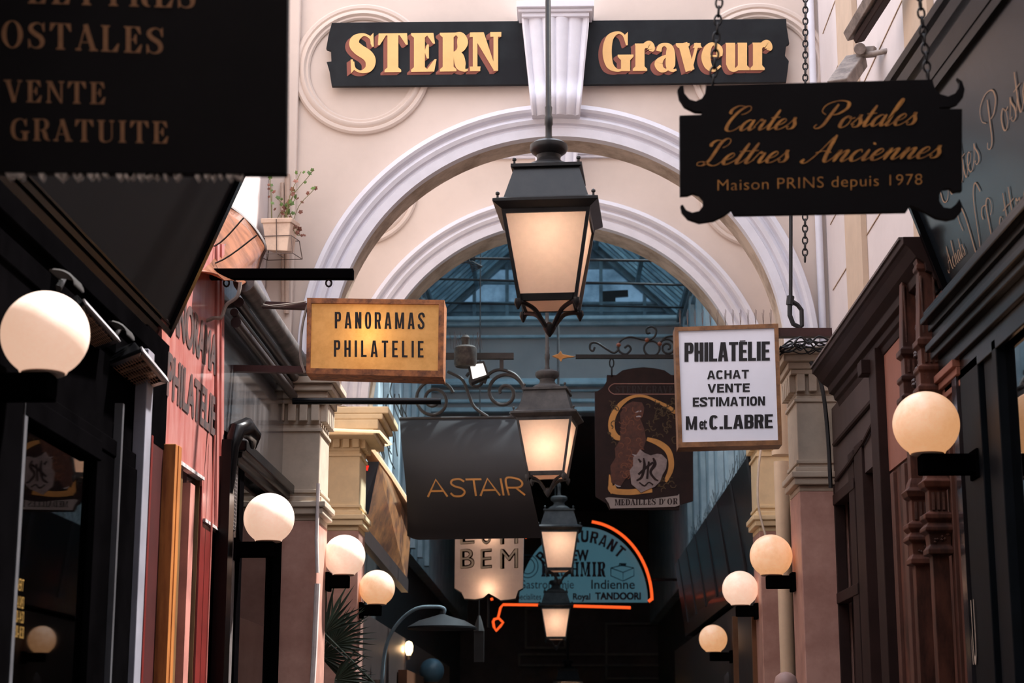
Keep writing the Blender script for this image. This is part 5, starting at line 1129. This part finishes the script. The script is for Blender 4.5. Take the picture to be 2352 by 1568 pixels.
def memr(mb, pa, pb, X, proj, ztop, zb=0): ya, yb = sorted((YR(pa, X), YR(pb, X))); mb.box(X-proj, X+.04, ya, yb, zb, ztop)
b = MB(); memr(b, 2246, 2290, 1.6, .03, z0-.3); memr(b, 2294, 2330, 1.6, .012, z0-.3); memr(b, 2326, 2336, 1.6, .03, z0-.3); b.build('pilaster', mat('blue_black_satin', (20, 25, 30), .5, dirt=.3, spec=.12), t, bevel=.004)
b = MB(); memr(b, 2232, 2243, 1.6, .04, z0-.3); b.build('reflecting_edge', mat('polished_edge', (96, 92, 98), .12, metal=.7, dirt=.2), t)
b = MB(); b.box(1.605, 1.61, 3.6, YR(2336), .1, z0-.3); b.build('window_glass', glassmat('mirror_shop_glass', (.25, .26, .27), .02, .55), t)
b = MB(); b.box(1.7, 1.72, 3.6, 7.1, 0, z0-.1); b.build('interior_backing', DARKR, t)
b = MB()
c0 = PX(2236, 1450, 1.56); lettering('lettering', sans('AU', .0), wallmap(1.585, -1), YR(2228, 1.585), -(c0.z-.12), YR(2244, 1.585), -(c0.z-.12), .24, mat('cream_letter', (210, 190, 170), .6), t, .02)

# ---------------------------------------------------------------- right: carved brown wooden shopfront
BRN = mat('carved_brown_wood', (104, 64, 51), .5, spec=.25, c2=(58, 36, 30), scale=12, stretch=(1, 1, .3)); BRD = mat('dark_brown_wood', (50, 34, 31), .6, spec=.15, dirt=.3, scale=5); CLAY = mat('clay_pink_paint', (156, 100, 82), .7, dirt=.14, scale=3)
GBRN = mat('grey_brown_panel', (80, 66, 63), .6, spec=.2, dirt=.2, scale=3, stretch=(1, 1, .4))
t = thing('carved_shopfront', 'brown carved wooden shopfront with slanting roofline cornice right of the marble pilaster', 'shopfront', (1.6, 8.7, 0))
zt = (PX(2100, 500, 1.44).z+PX(1865, 850, 1.44).z)/2; ye = PX(1865, 850, 1.44).y
b = MB(); b.sweep([(1.44, zt), (1.64, zt), (1.64, zt-.22), (1.585, zt-.22), (1.575, zt-.19), (1.56, zt-.18), (1.555, zt-.155), (1.53, zt-.145), (1.525, zt-.11), (1.49, zt-.085), (1.465, zt-.05), (1.45, zt-.035), (1.44, zt-.03)], 7.2, ye); b.build('cornice', BRD, t, bevel=.003)
b = MB(); b.box(1.432, 1.63, 7.25, ye+.01, zt, zt+.012); b.build('lead_flashing', mat('grey_brown_lead', (112, 98, 92), .8, c2=(80, 70, 66), scale=12), t)
zf = zt-.18
b = MB(); ya, yb = YR(2046, 1.58), 10.22; b.box(1.585, 1.63, ya, yb, PX(1980, 1090, 1.58).z, zf); b.build('frieze_panel', GBRN, t)
b = MB(); ya2 = YR(2050, 1.58); b.tube([(1.575, 10.1, PX(1915, 1110, 1.58).z), (1.572, 9.6, PX(1950, 1080, 1.58).z+.03), (1.572, 9.1, PX(1980, 1020, 1.58).z), (1.572, 8.7, PX(2020, 950, 1.58).z)], .010, 6); b.tube([(1.575, 10.1, 3.22), (1.575, 8.75, 3.24)], .014, 6); b.build('frieze_moulding', BRD, t)
b = MB(); memr(b, 2026, 2032, 1.585, .02, zf); b.build('pinkish_edge', CLAY, t)  # thin clay-pink strip beside the dark post
b = MB(); memr(b, 2033, 2050, 1.585, .04, zf); b.box(1.50, 1.6, YR(2040)-.06, YR(2040)+.05, PX(2030, 830, 1.56).z, PX(2030, 795, 1.56).z); b.build('post', BRD, t, bevel=.004)
b = MB(); b.box(1.59, 1.63, YR(2232, 1.6), 7.18, PX(2140, 1000, 1.58).z, BF.z-.05); b.box(1.59, 1.63, 7.18, YR(2052, 1.6), PX(2140, 1000, 1.58).z, zf); b.build('clay_panel', CLAY, t)
b = MB(); b.box(1.60, 1.64, YR(2230), YR(2052), 0, PX(2140, 1000, 1.58).z); b.build('door_panelling', BRN, t)
b = MB()
for k in range(6): pa = 2062+k*27; memr(b, pa, pa+7, 1.6, .018, PX(2140, 1010, 1.58).z)
b.build('panel_ribs', mat('lighter_brown_wood', (98, 62, 50), .5, scale=10), t, bevel=.004)
ydr = YR(2190, 1.58); b = MB(); zz = PX(2190, 850, 1.56).z
for (x, a, c_) in ((1.54, 0, .03), (1.555, -.03, 0), (1.57, -.07, -.03)): b.box(x, 1.62, YR(2236, 1.58), YR(2158, 1.58), zz+a, zz+c_)
b.build('door_cornice', CLAY, t, bevel=.003)
b = MB(); memr(b, 2160, 2172, 1.6, .03, zz-.07); memr(b, 2215, 2230, 1.6, .02, zz-.07); b.build('door_frame', BRN, t)
def column(xw, Y, px, label, dpy):
    f = lambda py: P(px, py+dpy, Y).z; hw = .041
    b = MB(); c = Vector((xw, Y, 0))
    prof = [(hw*.8, 0), (hw*.8, f(1300)), (hw*1.3, f(1296)), (hw*1.3, f(1285)), (hw, f(1275)), (hw*1.1, f(1250)), (hw*1.5, f(1243)), (hw*1.5, f(1235)), (hw*1.1, f(1225)), (hw*1.45, f(1215)), (hw*1.45, f(1205)), (hw*.9, f(1198)), (hw*.9, f(1150)), (hw*1.3, f(1143)), (hw*1.5, f(1130)), (hw*1.1, f(1122)), (hw*1.0, f(1112)), (hw*.8, f(1100)), (hw*.8, f(960)),
        (hw*1.5, f(922)), (hw*1.5, f(914)), (hw*1.2, f(908)), (hw*1.2, f(882)), (hw*1.4, f(876)), (hw*1.4, f(868)), (hw*.95, f(862)), (hw*.95, f(826)), (hw*1.35, f(818)), (hw*1.35, f(806)), (hw*1.05, f(800)), (hw*.75, f(650)), (hw*1.0, f(644)), (hw*1.0, f(636)), (hw*.85, f(630)), (hw*1.2, f(600)), (hw*1.35, f(594)), (hw*1.35, f(570)), (hw*1.1, zt-.02)]
    b.lathe([(r, min(z, zt-.02)) for r, z in prof], c, sq=True); o = b.build('carved_column', BRN, t, bevel=.003)
    b = MB()
    for z0_, z1_ in ((f(858), f(830)), (f(790), f(660)), (f(1195), f(1155))):
        for k in (-1, 0, 1):
            if z1_-z0_ > .15 and k: b.box(xw+k*hw*.62-.003, xw+k*hw*.62+.003, Y-hw*1.02-.002, Y-hw*.7, z0_, z1_)
            elif z1_-z0_ <= .15: b.box(xw+k*hw*.5-.005, xw+k*hw*.5+.005, Y-hw*1.0-.003, Y-hw*.7, z0_, z1_)
    rr = random.Random(int(px))
    for zz_ in (f(895), f(615), f(1262)):
        for k in range(8): b.lathe([(.001, -.006), (.006, 0), (.001, .006)], (xw+rr.uniform(-.8, .8)*hw, Y-hw*1.1, zz_+rr.uniform(-.02, .02)), 6)
    b.build('carving', mat('worn_carving', (104, 72, 60), .5, c2=(70, 48, 42), scale=30), o, smooth=False)
column(1.535, 7.62, 2106, '', 0); column(1.535, 7.26, 2142, '', -22)
b = MB(); rr = random.Random(4)
for k in range(70):
    s_ = k/70; c = P(2118+6*math.sin(k*.9)-10*s_, 600+320*s_, 7.45); r_ = rr.uniform(.007, .016); b.lathe([(.001, -r_), (r_*.8, -r_*.5), (r_, 0), (r_*.8, r_*.5), (.001, r_)], c+Vector((rr.uniform(-.01, .01), rr.uniform(-.02, .02), 0)), 7)
b.build('carved_garland', mat('dark_carved_fruit', (70, 48, 44), .5, scale=30), t, smooth=True)
# lower windows of the brown shop
b = MB(); memr(b, 1916, 1930, 1.6, .02, 3.1); memr(b, 1965, 1978, 1.6, .02, 3.1); memr(b, 1985, 2003, 1.6, .03, 3.1)
for py in (1130, 1368): z = PX(1945, py, 1.6).z; b.box(1.575, 1.64, YR(1978), YR(1916), z-.03, z+.03)
b.build('window_frame', BRD, t, bevel=.004)
b = MB(); b.box(1.66, 1.68, YR(2003), YR(1914), 0, 3.1); b.build('window_backing', mat('window_dark_brown', (36, 26, 25), .3), t)
b = MB(); b.box(1.625, 1.65, YR(2026), YR(2003), 0, PX(2015, 1085, 1.6).z); b.build('inner_reveal', mat('taupe_reveal', (132, 102, 88), .7), t)
b = MB(); b.tube([P(2028, 1120, 8.75), P(2034, 1568, 8.75)], .006, 6); b.build('metal_edge', mat('steel_edge', (110, 106, 108), .4), t)
b = MB(); b.box(1.69, 1.95, 7.2, 10.2, 0, 3.3); b.build('shop_core', DARKR, t)
# small spiral bracket on the pink wall
b = MB(); b.tube([P(*q[:2], 7.0) for q in crom([(2170, 735, 0), (2180, 732, 0), (2190, 742, 0), (2204, 748, 0), (2214, 748, 0)])], .004, 5); tag(b.build('wall_hook', IRON, smooth=True), 'small curled iron hook on the clay pink panel', 'hook')
# awning arms at upper right
t = thing('awning_arm', 'grey folding awning arm with knuckle joint at the upper right wall', 'awning arm', P(1990, 150, 8.4)); AG = mat('dusty_grey_arm', (150, 136, 126), .7, c2=(104, 92, 86), scale=12)
b = MB(); beam(b, P(1925, 200, 8.2), P(1968, 140, 8.5), .075, .10, (1, 0, .3)); b.build('lower_arm', AG, t, bevel=.006)
b = MB(); b.tube([P(1980, 128, 8.45), P(2098, 105, 8.1)], .014, 10); b.build('rod', AG, t, smooth=True)
b = MB(); beam(b, P(1970, 122, 8.45), P(2010, 118, 8.4), .04, .05); b.tube([P(1975, 112, 8.38), P(1975, 112, 8.52)], .03, 14); b.build('knuckle', AG, t, bevel=.004)
t = thing('awning_arm', 'thick dark-edged beam slanting down from the top edge at upper right', 'awning arm', P(1985, 90, 8.0))
b = MB(); beam(b, P(1960, 80, 8.0), P(2062, -90, 7.4), .05, .09, (1, 0, .4)); b.build('beam', AG, t, bevel=.004)
b = MB(); beam(b, P(1972, 92, 7.96), P(2082, -80, 7.36), .03, .05, (1, 0, .4)); b.build('dark_edge', BRD, t, bevel=.004)
# downpipes right of the arches
b = MB(); b.tube([(P(1802, 1300, 11.3).x, 11.3, 0), (P(1802, 1300, 11.3).x, 11.3, P(1797, 1060, 11.3).z)], .047, 20)
b.tube([(P(1802, 1300, 11.3).x, 11.3, P(1797, 1045, 11.3).z), (P(1802, 1300, 11.3).x, 11.3, P(1797, 1035, 11.3).z)], .058, 20); b.tube([(P(1802, 1300, 11.3).x, 11.3, P(1797, 1040, 11.3).z), (P(1802, 1300, 11.3).x, 11.3, 4.2)], .047, 20)
tag(b.build('downpipe', mat('cream_downpipe', (232, 204, 172), .5, dirt=.1), smooth=True), 'round cream rainwater pipe between the two right marble pilasters', 'downpipe')
b = MB(); b.tube([P(*q[:2], 12.25) for q in crom([(1752, 1000, 0), (1742, 1080, 0), (1741, 1150, 0), (1750, 1200, 0), (1762, 1240, 0)])], .008, 6); tag(b.build('white_cable', mat('white_cable', (226, 206, 186), .6), smooth=True), 'curving white cable dropping to the globe lamp on the right', 'cable')
# second bay right: dark slanting fascia
t = thing('dark_panelled_fascia', 'dark leaning fascia catching orange neon reflections, right side beyond the arches', 'fascia', (1.45, 17, 2.95))
zn = P(1722, 1045, 12.95).z
b = MB(); b.sweep([(1.39, zn), (1.60, zn+.03), (1.60, 2.75), (1.50, 2.75), (1.49, 2.9)], 12.96, 21.5); b.build('board', mat('dark_gloss_board', (34, 30, 32), .35, coat=.12, spec=.25), t)
b = MB(); 
for k in range(7): y = 12.97+k*1.3; b = MB(); b.hexa([(1.385, y, zn), (1.385, y+.12, zn), (1.48, y+.12, 2.88), (1.48, y, 2.88)], [(1.40, y, zn), (1.40, y+.12, zn), (1.50, y+.12, 2.88), (1.50, y, 2.88)]); b.build('panel_strip', mat('dark_strip', (46, 42, 46), .4), t)
b = MB(); b.sweep([(1.53, 0), (1.62, 0), (1.62, 2.74), (1.53, 2.7)], 13.1, 24); tag(b.build('dark_shop_row', mat('very_dark_wood', (62, 48, 44), .5)), 'row of dark shopfronts receding on the right beyond the arches', 'shopfront')
b = MB(); rr = random.Random(9)
for k in range(160):
    y = rr.uniform(13.1, 20); z = zn+.02; b.tube([(1.46+rr.uniform(-.04, .08), y, z), (1.47+rr.uniform(-.02, .06), y+rr.uniform(-.15, .15), z+rr.uniform(.1, .26))], .0022, 3)
tag(b.build('bird_spike_strip', mat('grey_spikes', (96, 104, 108), .6), ), 'dense grey bird spikes along the top of the dark right fascia', 'bird spikes')
for (px, Y) in ((1690, 14.2), (1735, 12.7)):
    b = MB(); b.box(P(px, 1480, Y).x-.02, P(px, 1480, Y).x+.02, Y, Y+.05, 0, P(px, 1415, Y).z); tag(b.build('brass_door_edge', mat('dull_brass', (122, 84, 58), .35)), 'thin brass-brown upright catching lamp light, %s' % ('under the pinkish globe' if px == 1690 else 'just left of the second marble pilaster'), 'door edge')
